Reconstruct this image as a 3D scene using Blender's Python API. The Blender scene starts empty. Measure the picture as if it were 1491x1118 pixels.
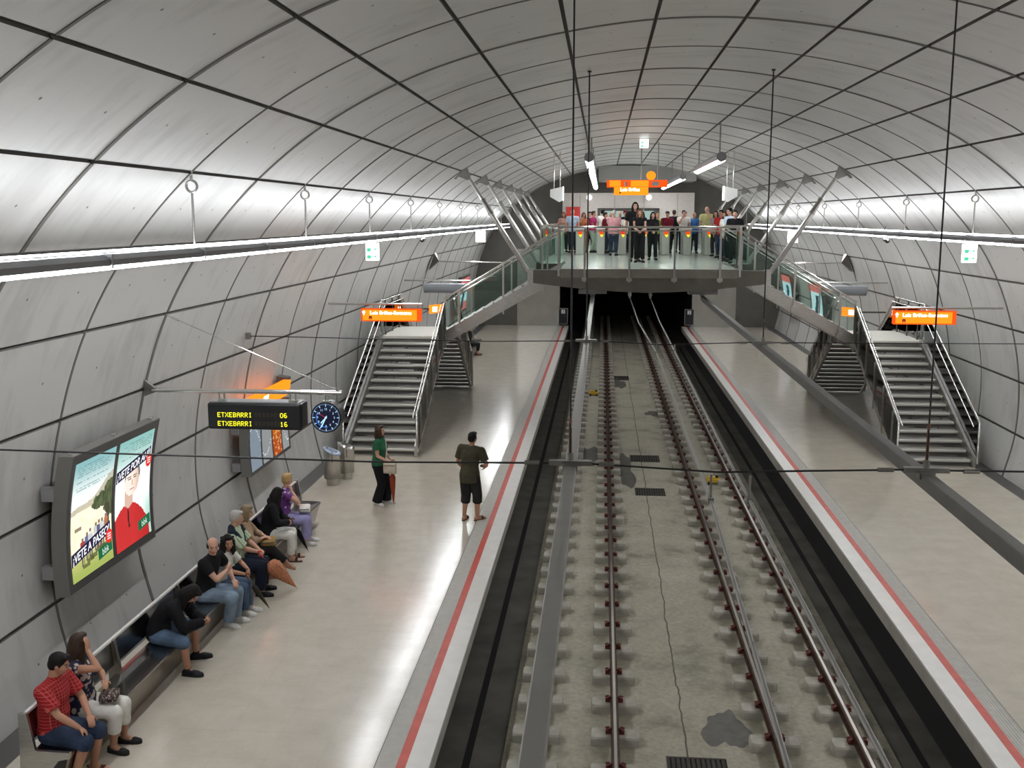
import bpy, bmesh, math, random
from mathutils import Vector, Matrix
V = Vector
PI = math.pi
random.seed(7)
SC = bpy.context.scene
COL = SC.collection
CX = 1.307            # X of the vault's axis; the camera stands at X = 0, Y = 0
EYE = 6.05
RING0, RING = 15.003, 2.4733   # Y of a ring joint and the ring pitch
MEZ = 4.59            # level of the mezzanine floor
END = 58.2

# ------------------------------------------------------------------ materials
def new_mat(name):
    m = bpy.data.materials.new(name); m.use_nodes = True
    nt = m.node_tree; nt.nodes.clear()
    out = nt.nodes.new('ShaderNodeOutputMaterial')
    return m, nt, out

def lin(c):
    if isinstance(c, str):
        c = [int(c[i:i+2], 16)/255 for i in (0, 2, 4)]
        return tuple(((x/12.92) if x <= .04045 else ((x+.055)/1.055)**2.4) for x in c)
    return tuple(c)

def mat(name, col, rough=.5, metal=0., spec=.5, var=0., vscale=6., bump=0., bscale=40., stretch=(1, 1, 1), coat=0.):
    m, nt, out = new_mat(name)
    b = nt.nodes.new('ShaderNodeBsdfPrincipled')
    nt.links.new(b.outputs[0], out.inputs[0])
    c = lin(col)
    b.inputs['Base Color'].default_value = (*c, 1)
    b.inputs['Roughness'].default_value = rough
    b.inputs['Metallic'].default_value = metal
    b.inputs['Specular IOR Level'].default_value = spec
    if coat: b.inputs['Coat Weight'].default_value = coat; b.inputs['Coat Roughness'].default_value = .08
    if var or bump:
        tc = nt.nodes.new('ShaderNodeTexCoord'); mp = nt.nodes.new('ShaderNodeMapping')
        mp.inputs['Scale'].default_value = stretch
        nt.links.new(tc.outputs['Object'], mp.inputs[0])
    if var:
        n = nt.nodes.new('ShaderNodeTexNoise'); n.inputs['Scale'].default_value = vscale; n.inputs['Detail'].default_value = 5
        nt.links.new(mp.outputs[0], n.inputs['Vector'])
        r = nt.nodes.new('ShaderNodeValToRGB')
        r.color_ramp.elements[0].position = .3; r.color_ramp.elements[1].position = .7
        r.color_ramp.elements[0].color = (*[x*(1-var) for x in c], 1)
        r.color_ramp.elements[1].color = (*[min(1, x*(1+var*.7)) for x in c], 1)
        nt.links.new(n.outputs[0], r.inputs[0]); nt.links.new(r.outputs[0], b.inputs['Base Color'])
    if bump:
        n2 = nt.nodes.new('ShaderNodeTexNoise'); n2.inputs['Scale'].default_value = bscale; n2.inputs['Detail'].default_value = 4
        nt.links.new(mp.outputs[0], n2.inputs['Vector'])
        bp = nt.nodes.new('ShaderNodeBump'); bp.inputs['Strength'].default_value = bump; bp.inputs['Distance'].default_value = .01
        nt.links.new(n2.outputs[0], bp.inputs['Height']); nt.links.new(bp.outputs[0], b.inputs['Normal'])
    return m

def emit(name, col, strength):
    m, nt, out = new_mat(name)
    e = nt.nodes.new('ShaderNodeEmission'); e.inputs[0].default_value = (*lin(col), 1); e.inputs[1].default_value = strength
    nt.links.new(e.outputs[0], out.inputs[0]); return m

def glass_mat(name, tint):
    m, nt, out = new_mat(name)
    t = nt.nodes.new('ShaderNodeBsdfTransparent'); t.inputs[0].default_value = (*tint, 1)
    g = nt.nodes.new('ShaderNodeBsdfGlossy'); g.inputs['Roughness'].default_value = .02
    fr = nt.nodes.new('ShaderNodeFresnel'); fr.inputs[0].default_value = 1.5
    mx = nt.nodes.new('ShaderNodeMixShader')
    nt.links.new(fr.outputs[0], mx.inputs[0]); nt.links.new(t.outputs[0], mx.inputs[1]); nt.links.new(g.outputs[0], mx.inputs[2])
    nt.links.new(mx.outputs[0], out.inputs[0]); return m

def pattern(name, c1, c2, kind, scale, rough=.8, thr=.5):
    """cloth with a woven or printed pattern in two colours"""
    m, nt, out = new_mat(name)
    b = nt.nodes.new('ShaderNodeBsdfPrincipled'); nt.links.new(b.outputs[0], out.inputs[0])
    b.inputs['Roughness'].default_value = rough; b.inputs['Specular IOR Level'].default_value = .2
    tc = nt.nodes.new('ShaderNodeTexCoord')
    mix = nt.nodes.new('ShaderNodeMixRGB'); mix.inputs[1].default_value = (*lin(c1), 1); mix.inputs[2].default_value = (*lin(c2), 1)
    def ramp(sock, lo, hi):
        r = nt.nodes.new('ShaderNodeValToRGB'); r.color_ramp.elements[0].position = lo; r.color_ramp.elements[1].position = hi
        nt.links.new(sock, r.inputs[0]); return r.outputs[0]
    if kind == 'check':
        outs = []
        for d in ('X', 'Z'):
            w = nt.nodes.new('ShaderNodeTexWave'); w.bands_direction = d; w.inputs['Scale'].default_value = scale
            nt.links.new(tc.outputs['Object'], w.inputs[0]); outs.append(ramp(w.outputs[1], .86, .97))
        mm = nt.nodes.new('ShaderNodeMath'); mm.operation = 'MAXIMUM'
        nt.links.new(outs[0], mm.inputs[0]); nt.links.new(outs[1], mm.inputs[1]); nt.links.new(mm.outputs[0], mix.inputs[0])
    elif kind == 'stripe':
        w = nt.nodes.new('ShaderNodeTexWave'); w.bands_direction = 'X'; w.inputs['Scale'].default_value = scale; w.inputs['Distortion'].default_value = 2
        nt.links.new(tc.outputs['Object'], w.inputs[0]); nt.links.new(ramp(w.outputs[1], thr-.1, thr+.1), mix.inputs[0])
    else:
        w = nt.nodes.new('ShaderNodeTexVoronoi'); w.inputs['Scale'].default_value = scale
        nt.links.new(tc.outputs['Object'], w.inputs['Vector']); nt.links.new(ramp(w.outputs[0], thr-.06, thr+.06), mix.inputs[0])
    nt.links.new(mix.outputs[0], b.inputs['Base Color'])
    return m

MT = {}
def concrete_panel():
    """pale grey cast panels: faint vertical streaks and blotches"""
    m, nt, out = new_mat('vault_panel')
    b = nt.nodes.new('ShaderNodeBsdfPrincipled'); nt.links.new(b.outputs[0], out.inputs[0])
    tc = nt.nodes.new('ShaderNodeTexCoord')
    mp = nt.nodes.new('ShaderNodeMapping'); mp.inputs['Scale'].default_value = (.8, 3.2, .8)
    nt.links.new(tc.outputs['Object'], mp.inputs[0])
    n = nt.nodes.new('ShaderNodeTexNoise'); n.inputs['Scale'].default_value = 1.3; n.inputs['Detail'].default_value = 6; n.inputs['Roughness'].default_value = .6
    nt.links.new(mp.outputs[0], n.inputs['Vector'])
    n2 = nt.nodes.new('ShaderNodeTexNoise'); n2.inputs['Scale'].default_value = .9; n2.inputs['Detail'].default_value = 3
    nt.links.new(tc.outputs['Object'], n2.inputs['Vector'])
    ad = nt.nodes.new('ShaderNodeMath'); ad.operation = 'ADD'
    nt.links.new(n.outputs[0], ad.inputs[0]); nt.links.new(n2.outputs[0], ad.inputs[1])
    r = nt.nodes.new('ShaderNodeValToRGB')
    r.color_ramp.elements[0].position = .75; r.color_ramp.elements[1].position = 1.25
    r.color_ramp.elements[0].color = (.445, .44, .422, 1); r.color_ramp.elements[1].color = (.53, .525, .505, 1)
    nt.links.new(ad.outputs[0], r.inputs[0]); nt.links.new(r.outputs[0], b.inputs['Base Color'])
    b.inputs['Roughness'].default_value = .42; b.inputs['Specular IOR Level'].default_value = .45
    return m

def terrazzo():
    m, nt, out = new_mat('platform_terrazzo')
    b = nt.nodes.new('ShaderNodeBsdfPrincipled'); nt.links.new(b.outputs[0], out.inputs[0])
    tc = nt.nodes.new('ShaderNodeTexCoord')
    n = nt.nodes.new('ShaderNodeTexNoise'); n.inputs['Scale'].default_value = 2.2; n.inputs['Detail'].default_value = 8; n.inputs['Roughness'].default_value = .7
    nt.links.new(tc.outputs['Object'], n.inputs['Vector'])
    r = nt.nodes.new('ShaderNodeValToRGB'); r.color_ramp.elements[0].position = .3; r.color_ramp.elements[1].position = .7
    r.color_ramp.elements[0].color = (.48, .435, .362, 1); r.color_ramp.elements[1].color = (.57, .52, .442, 1)
    nt.links.new(n.outputs[0], r.inputs[0])
    bk = nt.nodes.new('ShaderNodeTexBrick'); bk.inputs['Scale'].default_value = 1.0
    bk.inputs['Brick Width'].default_value = .62; bk.inputs['Row Height'].default_value = .62; bk.inputs['Mortar Size'].default_value = .003
    bk.inputs['Color1'].default_value = (1, 1, 1, 1); bk.inputs['Color2'].default_value = (.98, .98, .975, 1); bk.inputs['Mortar'].default_value = (.90, .885, .86, 1)
    bk.offset = 0
    nt.links.new(tc.outputs['Object'], bk.inputs['Vector'])
    mx = nt.nodes.new('ShaderNodeMixRGB'); mx.blend_type = 'MULTIPLY'; mx.inputs[0].default_value = 1
    nt.links.new(r.outputs[0], mx.inputs[1]); nt.links.new(bk.outputs[0], mx.inputs[2]); nt.links.new(mx.outputs[0], b.inputs['Base Color'])
    n3 = nt.nodes.new('ShaderNodeTexNoise'); n3.inputs['Scale'].default_value = 3; n3.inputs['Detail'].default_value = 3
    nt.links.new(tc.outputs['Object'], n3.inputs['Vector'])
    mr = nt.nodes.new('ShaderNodeMapRange'); mr.inputs['To Min'].default_value = .10; mr.inputs['To Max'].default_value = .24
    nt.links.new(n3.outputs[0], mr.inputs[0]); nt.links.new(mr.outputs[0], b.inputs['Roughness'])
    b.inputs['Specular IOR Level'].default_value = .55
    return m

def track_concrete():
    """worn concrete with yellowish and damp blotches and one long construction joint"""
    m, nt, out = new_mat('track_concrete')
    b = nt.nodes.new('ShaderNodeBsdfPrincipled'); nt.links.new(b.outputs[0], out.inputs[0])
    tc = nt.nodes.new('ShaderNodeTexCoord')
    n = nt.nodes.new('ShaderNodeTexNoise'); n.inputs['Scale'].default_value = .9; n.inputs['Detail'].default_value = 9; n.inputs['Roughness'].default_value = .65
    nt.links.new(tc.outputs['Object'], n.inputs['Vector'])
    r = nt.nodes.new('ShaderNodeValToRGB')
    e = r.color_ramp.elements
    e[0].position = .28; e[0].color = (.19, .178, .14, 1); e[1].position = .72; e[1].color = (.42, .39, .315, 1)
    x = e.new(.45); x.color = (.345, .322, .25, 1)
    nt.links.new(n.outputs[0], r.inputs[0])
    n2 = nt.nodes.new('ShaderNodeTexNoise'); n2.inputs['Scale'].default_value = 14; n2.inputs['Detail'].default_value = 6
    nt.links.new(tc.outputs['Object'], n2.inputs['Vector'])
    mx = nt.nodes.new('ShaderNodeMixRGB'); mx.blend_type = 'OVERLAY'; mx.inputs[0].default_value = .35
    nt.links.new(r.outputs[0], mx.inputs[1]); nt.links.new(n2.outputs[0], mx.inputs[2])
    # wandering joint near the middle
    sp = nt.nodes.new('ShaderNodeSeparateXYZ'); nt.links.new(tc.outputs['Object'], sp.inputs[0])
    n3 = nt.nodes.new('ShaderNodeTexNoise'); n3.inputs['Scale'].default_value = 2.; nt.links.new(tc.outputs['Object'], n3.inputs['Vector'])
    a = nt.nodes.new('ShaderNodeMath'); a.operation = 'MULTIPLY_ADD'; a.inputs[1].default_value = .10; nt.links.new(n3.outputs[0], a.inputs[0]); nt.links.new(sp.outputs[0], a.inputs[2])
    s = nt.nodes.new('ShaderNodeMath'); s.operation = 'SUBTRACT'; s.inputs[1].default_value = 1.30; nt.links.new(a.outputs[0], s.inputs[0])
    ab = nt.nodes.new('ShaderNodeMath'); ab.operation = 'ABSOLUTE'; nt.links.new(s.outputs[0], ab.inputs[0])
    lt = nt.nodes.new('ShaderNodeMath'); lt.operation = 'LESS_THAN'; lt.inputs[1].default_value = .012; nt.links.new(ab.outputs[0], lt.inputs[0])
    m2 = nt.nodes.new('ShaderNodeMixRGB'); m2.inputs[2].default_value = (.10, .095, .075, 1)
    nt.links.new(lt.outputs[0], m2.inputs[0]); nt.links.new(mx.outputs[0], m2.inputs[1]); nt.links.new(m2.outputs[0], b.inputs['Base Color'])
    b.inputs['Roughness'].default_value = .75
    return m

MT['panel'] = concrete_panel()
MT['joint'] = mat('joint_dark', (.155, .147, .134), .8)
MT['floor'] = terrazzo()
MT['track'] = track_concrete()
MT['trackside'] = mat('track_side_concrete', (.14, .133, .112), .7, var=.35, vscale=1.5)
MT['undercroft'] = mat('undercroft_shade', (.010, .010, .010), .9)  # shadow under the platform lip put into the colour as near black
MT['slot'] = mat('drain_slot', (.008, .008, .008), .9)
MT['lip'] = mat('platform_edge_concrete', (.42, .40, .36), .6, var=.15, vscale=3)
MT['coping'] = mat('white_coping', (.72, .70, .66), .35, var=.06, vscale=4)
MT['red'] = mat('red_line_paint', (.56, .075, .05), .45, var=.15, vscale=5)
MT['tactile'] = mat('ribbed_strip', (.50, .48, .44), .6, var=.08, vscale=8)
MT['steel'] = mat('brushed_steel', (.55, .54, .51), .30, 1., var=.12, vscale=7, stretch=(1, 1, 6))
MT['steel_dark'] = mat('dull_steel', (.30, .29, .27), .38, 1., var=.15, vscale=5)
MT['chrome'] = mat('polished_steel', (.74, .73, .70), .16, 1.)
MT['tread'] = mat('tread_steel', (.36, .35, .32), .5, .3, var=.12, vscale=9)
MT['nosing'] = mat('tread_nosing', (.62, .61, .57), .38, .6)
MT['stairpale'] = mat('landing_stone', (.60, .58, .52), .4, var=.06)
MT['beam'] = mat('mezzanine_steel', (.155, .14, .12), .42, .6, var=.12, vscale=4)
MT['beampale'] = mat('mezzanine_edge', (.26, .245, .215), .42, .6, var=.1)
MT['mezfloor'] = mat('mezzanine_floor', (.62, .63, .58), .16, 0, .6, var=.05, vscale=3)
MT['glass'] = glass_mat('green_glass', (.90, .965, .94))
MT['rail'] = mat('rail_rust', (.10, .052, .032), .6, .3, var=.35, vscale=9)
MT['railhead'] = mat('rail_head', (.42, .40, .37), .30, 1.)
MT['block'] = mat('block_concrete', (.40, .38, .325), .8, var=.22, vscale=5)
MT['clip'] = mat('red_rail_clip', (.15, .035, .028), .55, .3)
MT['feeder'] = mat('feeder_cable_grey', (.36, .355, .34), .45, .4)
MT['guard'] = mat('guard_rail_grey', (.38, .38, .38), .28, 1.)
MT['contact_dark'] = mat('dark_conductor', (.20, .195, .185), .5, .5, var=.06)  # darker grey tone of the conductor, for one bar
MT['contact'] = mat('aluminium_conductor', (.40, .395, .375), .45, .6, var=.06)
MT['cable'] = mat('black_cable', (.012, .012, .013), .5)
MT['wood'] = mat('wood_brown', (.20, .09, .045), .5)
MT['black'] = mat('black_plastic', (.012, .012, .014), .35)
MT['darkgrey'] = mat('dark_grey_metal', (.11, .105, .10), .45, .4)
MT['midgrey'] = mat('mid_grey_metal', (.30, .30, .30), .45, .3)
MT['white'] = mat('white_enamel', (.75, .75, .73), .4)
MT['endwall'] = mat('end_wall_steel', (.13, .125, .11), .34, .35, var=.15, vscale=1.2)
MT['backwall'] = mat('concourse_wall', (.56, .52, .48), .4, 0, .5, var=.06)
MT['lintel'] = mat('concourse_lintel', (.33, .33, .31), .5)
MT['portal'] = mat('platform_end_cladding', (.46, .45, .42), .24, .92, var=.1, vscale=2)
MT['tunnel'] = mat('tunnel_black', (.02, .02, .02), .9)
MT['trough'] = mat('trough_aluminium', (.27, .27, .285), .45, .3)
MT['tube'] = emit('fluorescent_tube', (.94, .965, 1.0), 11.5); MT['tubelow'] = emit('fluorescent_tube_lower', (.96, .975, 1.0), 24)
MT['pendtube'] = emit('pendant_lamp_face', (.97, .98, 1.0), 16)
MT['orange'] = emit('orange_lit_face', (1.0, .23, .012), 1.25)
MT['orangedim'] = emit('orange_lit_edge', (1.0, .105, .012), .75)
MT['signwhite'] = emit('lit_white_letters', (1, .97, .86), 3.2)
MT['signbrown'] = mat('sign_pictogram', (.10, .012, .004), .5)
MT['exitwhite'] = emit('exit_sign_face', (.93, 1, .97), 2.4)
MT['exitgreen'] = emit('exit_sign_green', (.10, .62, .36), .9)
MT['led'] = emit('yellow_led', (.95, .92, .02), 1.3)
MT['ledred'] = emit('red_led', (.9, .06, .03), .8)
MT['clockface'] = mat('clock_face', (.008, .012, .05), .3)
MT['clockblue'] = emit('clock_marks', (.45, .72, 1.0), .9)
MT['clockarc'] = emit('clock_arc', (.05, .20, .70), .6)
MT['clockred'] = emit('clock_second_hand', (.6, .03, .06), .7)
MT['yellow'] = mat('yellow_box_paint', (.62, .40, .02), .5)
MT['grate'] = mat('drain_grate', (.06, .052, .043), .6, .4, var=.2, vscale=10)
MT['puddle'] = mat('wet_concrete', (.115, .11, .092), .5, 0, .5, var=.2, vscale=8)
MT['signred'] = mat('red_panel', (.60, .035, .03), .4)

# ------------------------------------------------------------------ mesh builder
class M:
    def __init__(s): s.v = []; s.f = []; s.m = []; s.sm = []
    def add(s, vs, fs, mi=0, smooth=False):
        o = len(s.v); s.v += [V(p) for p in vs]
        for f in fs: s.f.append([i+o for i in f]); s.m.append(mi); s.sm.append(smooth)
    def box(s, c, d, mi=0, R=None):
        c = V(c); h = V(d)/2
        vs = [V((x*h.x, y*h.y, z*h.z)) for x in (-1, 1) for y in (-1, 1) for z in (-1, 1)]
        if R is not None: vs = [R @ p for p in vs]
        s.add([c+p for p in vs], [(0, 1, 3, 2), (4, 6, 7, 5), (0, 4, 5, 1), (2, 3, 7, 6), (0, 2, 6, 4), (1, 5, 7, 3)], mi)
    def bb(s, lo, hi, mi=0):
        lo, hi = V(lo), V(hi); s.box((lo+hi)/2, hi-lo, mi)
    def bar(s, a, b, w, h, mi=0, up=(0, 0, 1)):
        a, b = V(a), V(b); d = (b-a); L = d.length; d = d/L; u = V(up); x = d.cross(u)
        if x.length < 1e-4: x = d.cross(V((0, 1, 0)))
        x.normalize(); z = x.cross(d)
        s.box((a+b)/2, (w, L, h), mi, Matrix((x, d, z)).transposed())
    def cyl(s, a, b, r0, r1=None, n=12, mi=0, smooth=True, caps=True):
        a, b = V(a), V(b); r1 = r0 if r1 is None else r1
        d = (b-a).normalized(); x = d.cross(V((0, 0, 1)))
        if x.length < 1e-3: x = V((1, 0, 0))
        x.normalize(); y = d.cross(x)
        vs = [c + x*(r*math.cos(2*PI*i/n)) + y*(r*math.sin(2*PI*i/n)) for c, r in ((a, r0), (b, r1)) for i in range(n)]
        s.add(vs, [(i, (i+1) % n, n+(i+1) % n, n+i) for i in range(n)], mi, smooth)
        if caps: s.add(vs[:n], [list(range(n))[::-1]], mi); s.add(vs[n:], [list(range(n))], mi)
    def tube(s, pts, r, n=8, mi=0):
        """continuous bent tube with mitred joints"""
        P = [V(p) for p in pts]; vs = []
        ref = None
        for i, p in enumerate(P):
            d = (P[min(i+1, len(P)-1)]-P[max(i-1, 0)]).normalized()
            if ref is None:
                ref = d.cross(V((0, 0, 1)))
                if ref.length < 1e-3: ref = V((1, 0, 0))
            x = (ref - d*ref.dot(d)).normalized(); ref = x; y = d.cross(x)
            k = 1.
            if 0 < i < len(P)-1:
                c = (P[i]-P[i-1]).normalized().dot((P[i+1]-P[i]).normalized()); k = 1/max(.5, math.sqrt((1+c)/2))
            rr = r[i] if isinstance(r, (list, tuple)) else r
            vs += [p+x*(rr*math.cos(2*PI*j/n))*k+y*(rr*math.sin(2*PI*j/n)) for j in range(n)]
        fs = [(i*n+j, i*n+(j+1) % n, (i+1)*n+(j+1) % n, (i+1)*n+j) for i in range(len(P)-1) for j in range(n)]
        s.add(vs, fs, mi, True)
        s.add(vs[:n], [list(range(n))[::-1]], mi); s.add(vs[-n:], [list(range(n))], mi)
    def ell(s, c, r, R=None, nu=12, nv=8, mi=0):
        c = V(c)
        if not hasattr(r, '__len__'): r = (r, r, r)
        vs = [V((0, 0, -r[2]))]
        for j in range(1, nv):
            t = -PI/2+PI*j/nv
            for i in range(nu): vs.append(V((r[0]*math.cos(t)*math.cos(2*PI*i/nu), r[1]*math.cos(t)*math.sin(2*PI*i/nu), r[2]*math.sin(t))))
        vs.append(V((0, 0, r[2])))
        if R is not None: vs = [R @ p for p in vs]
        fs = [(0, 1+(i+1) % nu, 1+i) for i in range(nu)]
        for j in range(nv-2): fs += [(1+j*nu+i, 1+j*nu+(i+1) % nu, 1+(j+1)*nu+(i+1) % nu, 1+(j+1)*nu+i) for i in range(nu)]
        k = 1+(nv-2)*nu; e = len(vs)-1
        fs += [(k+i, k+(i+1) % nu, e) for i in range(nu)]
        s.add([c+p for p in vs], fs, mi, True)
    def limb(s, pts, rads, n=12, cut=False):
        """round tapered segments with round joints, joined later into one skin; cut leaves the last end square"""
        for i, (p, r) in enumerate(zip(pts, rads)):
            if not (cut and i == len(pts)-1): s.ell(p, r, nu=n, nv=8)
            if i: s.cyl(pts[i-1], p, rads[i-1], r, n)
    def loft(s, st, n=16, mi=0):
        """stations (centre, right axis, front axis, half width, half depth)"""
        vs = []
        for c, ax, ay, rx, ry in st:
            vs += [V(c)+V(ax)*(rx*math.cos(2*PI*i/n))+V(ay)*(ry*math.sin(2*PI*i/n)) for i in range(n)]
        s.add(vs, [(j*n+i, j*n+(i+1) % n, (j+1)*n+(i+1) % n, (j+1)*n+i) for j in range(len(st)-1) for i in range(n)], mi, True)
        s.add(vs[:n], [list(range(n))[::-1]], mi); s.add(vs[-n:], [list(range(n))], mi)
    def prism(s, poly, vec, mi=0):
        n = len(poly); a = [V(p) for p in poly]; b = [p+V(vec) for p in a]
        s.add(a+b, [list(range(n))[::-1], list(range(n, 2*n))]+[(i, (i+1) % n, n+(i+1) % n, n+i) for i in range(n)], mi)
    def mesh(s, name, mats, off=V((0, 0, 0)), fixn=False):
        me = bpy.data.meshes.new(name)
        me.from_pydata([tuple(p-off) for p in s.v], [], s.f)
        for m in mats: me.materials.append(m)
        me.polygons.foreach_set('material_index', s.m); me.polygons.foreach_set('use_smooth', s.sm)
        if fixn:
            bm = bmesh.new(); bm.from_mesh(me); bmesh.ops.recalc_face_normals(bm, faces=bm.faces); bm.to_mesh(me); bm.free()
        me.update(); return me

def world_loc(o):
    p = V(o.location)
    while o.parent: o = o.parent; p += V(o.location)
    return p

def mk(name, m, mats, parent=None, loc=None, bevel=0, fixn=True):
    """one mesh object; vertices are given in world coordinates"""
    if not isinstance(mats, (list, tuple)): mats = [mats]
    off = V(loc) if loc is not None else (V((0, 0, 0)))
    base = off + (world_loc(parent) if parent else V((0, 0, 0)))
    if parent and loc is None: base = world_loc(parent)
    me = m.mesh(name, mats, base, fixn)
    o = bpy.data.objects.new(name, me); COL.objects.link(o)
    if parent: o.parent = parent; o.location = off
    elif loc is not None: o.location = off
    if bevel:
        b = o.modifiers.new('edge', 'BEVEL'); b.width = bevel; b.segments = 2; b.limit_method = 'ANGLE'; b.angle_limit = .6
    return o

def thing(name, label, cat, loc=(0, 0, 0), group=None):
    o = bpy.data.objects.new(name, None); COL.objects.link(o); o.location = loc; o.empty_display_size = .1
    o['label'] = label; o['category'] = cat
    if group: o['group'] = group
    return o
def tag(o, label, cat, group=None):
    o['label'] = label; o['category'] = cat
    if group: o['group'] = group
    return o
def struct(name, m, mats, **k):
    o = mk(name, m, mats, **k); o['kind'] = 'structure'; return o
def dup(root, loc, label=None, group=None):
    r = root.copy(); COL.objects.link(r); r.location = loc
    if label: r['label'] = label
    if group: r['group'] = group
    for ch in list(root.children):
        c = ch.copy(); COL.objects.link(c); c.parent = r
        for g in ch.children:
            d = g.copy(); COL.objects.link(d); d.parent = c
    return r
def text_shape(s, size, bold=0., shear=0.):
    cu = bpy.data.curves.new('lettering', 'FONT'); cu.body = s; cu.size = size; cu.offset = bold*size; cu.shear = shear
    cu.align_x = 'CENTER'; cu.align_y = 'CENTER'; cu.resolution_u = 3
    o = bpy.data.objects.new('lettering', cu); COL.objects.link(o)
    dg = bpy.context.evaluated_depsgraph_get(); me = bpy.data.meshes.new_from_object(o.evaluated_get(dg))
    vs = [v.co.copy() for v in me.vertices]; fs = [list(p.vertices) for p in me.polygons]
    bpy.data.objects.remove(o); bpy.data.curves.remove(cu); bpy.data.meshes.remove(me)
    return vs, fs
def XS(w, side):     # side -1: the platform with the bench, +1: the platform opposite
    return CX + side*w
def ring_y(i): return RING0 + RING*i
# ------------------------------------------------------------------ the vault and the platforms
JOINTS = [(.615, 8.765), (1.85, 8.615), (3.06, 8.35), (4.245, 7.945), (5.355, 7.365), (6.355, 6.60), (7.20, 5.68),
          (7.845, 4.62), (8.265, 3.46), (8.505, 2.23), (8.51, .98), (8.28, -.13)]
PROF = [V((-w, z)) for w, z in reversed(JOINTS)] + [V((w, z)) for w, z in JOINTS]
def prof_seg(i, t):
    """point on the smooth section between joints i and i+1"""
    p1, p2 = PROF[i], PROF[i+1]
    p0 = PROF[i-1] if i > 0 else p1*2-p2
    p3 = PROF[i+2] if i+2 < len(PROF) else p2*2-p1
    return .5*((2*p1)+(p2-p0)*t+(2*p0-5*p1+4*p2-p3)*t*t+(3*p1-p0-3*p2+p3)*t**3)
def wall_w(z):
    """half width of the vault at height z, below its widest part too"""
    for (w1, z1), (w2, z2) in zip(JOINTS, JOINTS[1:]):
        if z2 <= z <= z1: return w1+(w2-w1)*(z1-z)/(z1-z2)
    return JOINTS[-1][0]
R0, R1 = -11, 17
def vault(name, ia, ib):
    m = M(); gap = .027; dep = .05; NS = 6
    for i in range(ia, ib):
        L = (PROF[i+1]-PROF[i]).length; g = gap/L
        pts = []; nrm = []
        for k in range(NS+1):
            t = g+(1-2*g)*k/NS
            p = prof_seg(i, t); q = prof_seg(i, min(1, t+.01))-prof_seg(i, max(0, t-.01)); q.normalize()
            pts.append(p); nrm.append(V((-q.y, q.x)))
        # outward normal: away from the axis
        for k in range(NS+1):
            if nrm[k].dot(pts[k]-V((0, 3))) < 0: nrm[k] = -nrm[k]
        for r in range(R0, R1+1):
            y0 = ring_y(r)+gap; y1 = min(ring_y(r+1), END+.1)-gap
            vs = [(CX+p.x, y, p.y) for p in pts for y in (y0, y1)]
            m.add(vs, [(2*k, 2*k+1, 2*k+3, 2*k+2) for k in range(NS)], 0, True)
            bk = [(CX+(p+n*dep).x, y, (p+n*dep).y) for p, n in zip(pts, nrm) for y in (y0, y1)]
            for a, b in ((0, 2), (1, 3)):
                m.add([vs[2*k+a % 2] for k in range(NS+1)]+[bk[2*k+a % 2] for k in range(NS+1)], [(k, k+1, NS+2+k, NS+1+k) for k in range(NS)], 1)
            # raised dark gasket on the ring joint
            yj = ring_y(r); gw, gh = (.031, .015) if r % 2 == 0 else (.020, .008); lo_ = [(CX+p.x, p.y) for p in pts]; hi_ = [(CX+(p-n*gh).x, (p-n*gh).y) for p, n in zip(pts, nrm)]
            for ya, yb, A, B in ((yj-gw, yj-gw, lo_, hi_), (yj-gw, yj+gw, hi_, hi_), (yj+gw, yj+gw, hi_, lo_)):
                m.add([(x, ya, z) for x, z in A]+[(x, yb, z) for x, z in B], [(k, k+1, NS+2+k, NS+1+k) for k in range(NS)], 1)
            m.add([vs[0], vs[1], bk[1], bk[0]], [(0, 1, 2, 3)], 1); m.add([vs[-2], vs[-1], bk[-1], bk[-2]], [(0, 1, 2, 3)], 1)
            # bolt holes
            for fy in (.27, .73):
                k = NS//2; c = pts[k]-nrm[k]*.002; tdir = V((nrm[k].y, -nrm[k].x)); yy = y0+(y1-y0)*fy
                m.add([(CX+(c+tdir*(.018*math.cos(a*PI/3))).x, yy+.018*math.sin(a*PI/3), (c+tdir*(.018*math.cos(a*PI/3))).y) for a in range(6)], [list(range(6))], 1)
        # dark backing behind the joints
        bk = []
        for k in range(NS+1):
            p = prof_seg(i, k/NS); q = prof_seg(i, min(1, k/NS+.01))-prof_seg(i, max(0, k/NS-.01)); q.normalize(); n = V((-q.y, q.x))
            if n.dot(p-V((0, 3))) < 0: n = -n
            b = p+n*dep; bk += [(CX+b.x, ring_y(R0), b.y), (CX+b.x, END+.1, b.y)]
        m.add(bk, [(2*k, 2*k+1, 2*k+3, 2*k+2) for k in range(NS)], 1, True)
    return struct(name, m, [MT['panel'], MT['joint']], fixn=False)
nj = len(JOINTS)
vault('wall_left', 0, 6); vault('ceiling', 6, 2*nj-7); vault('wall_right', 2*nj-7, 2*nj-1)

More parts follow.
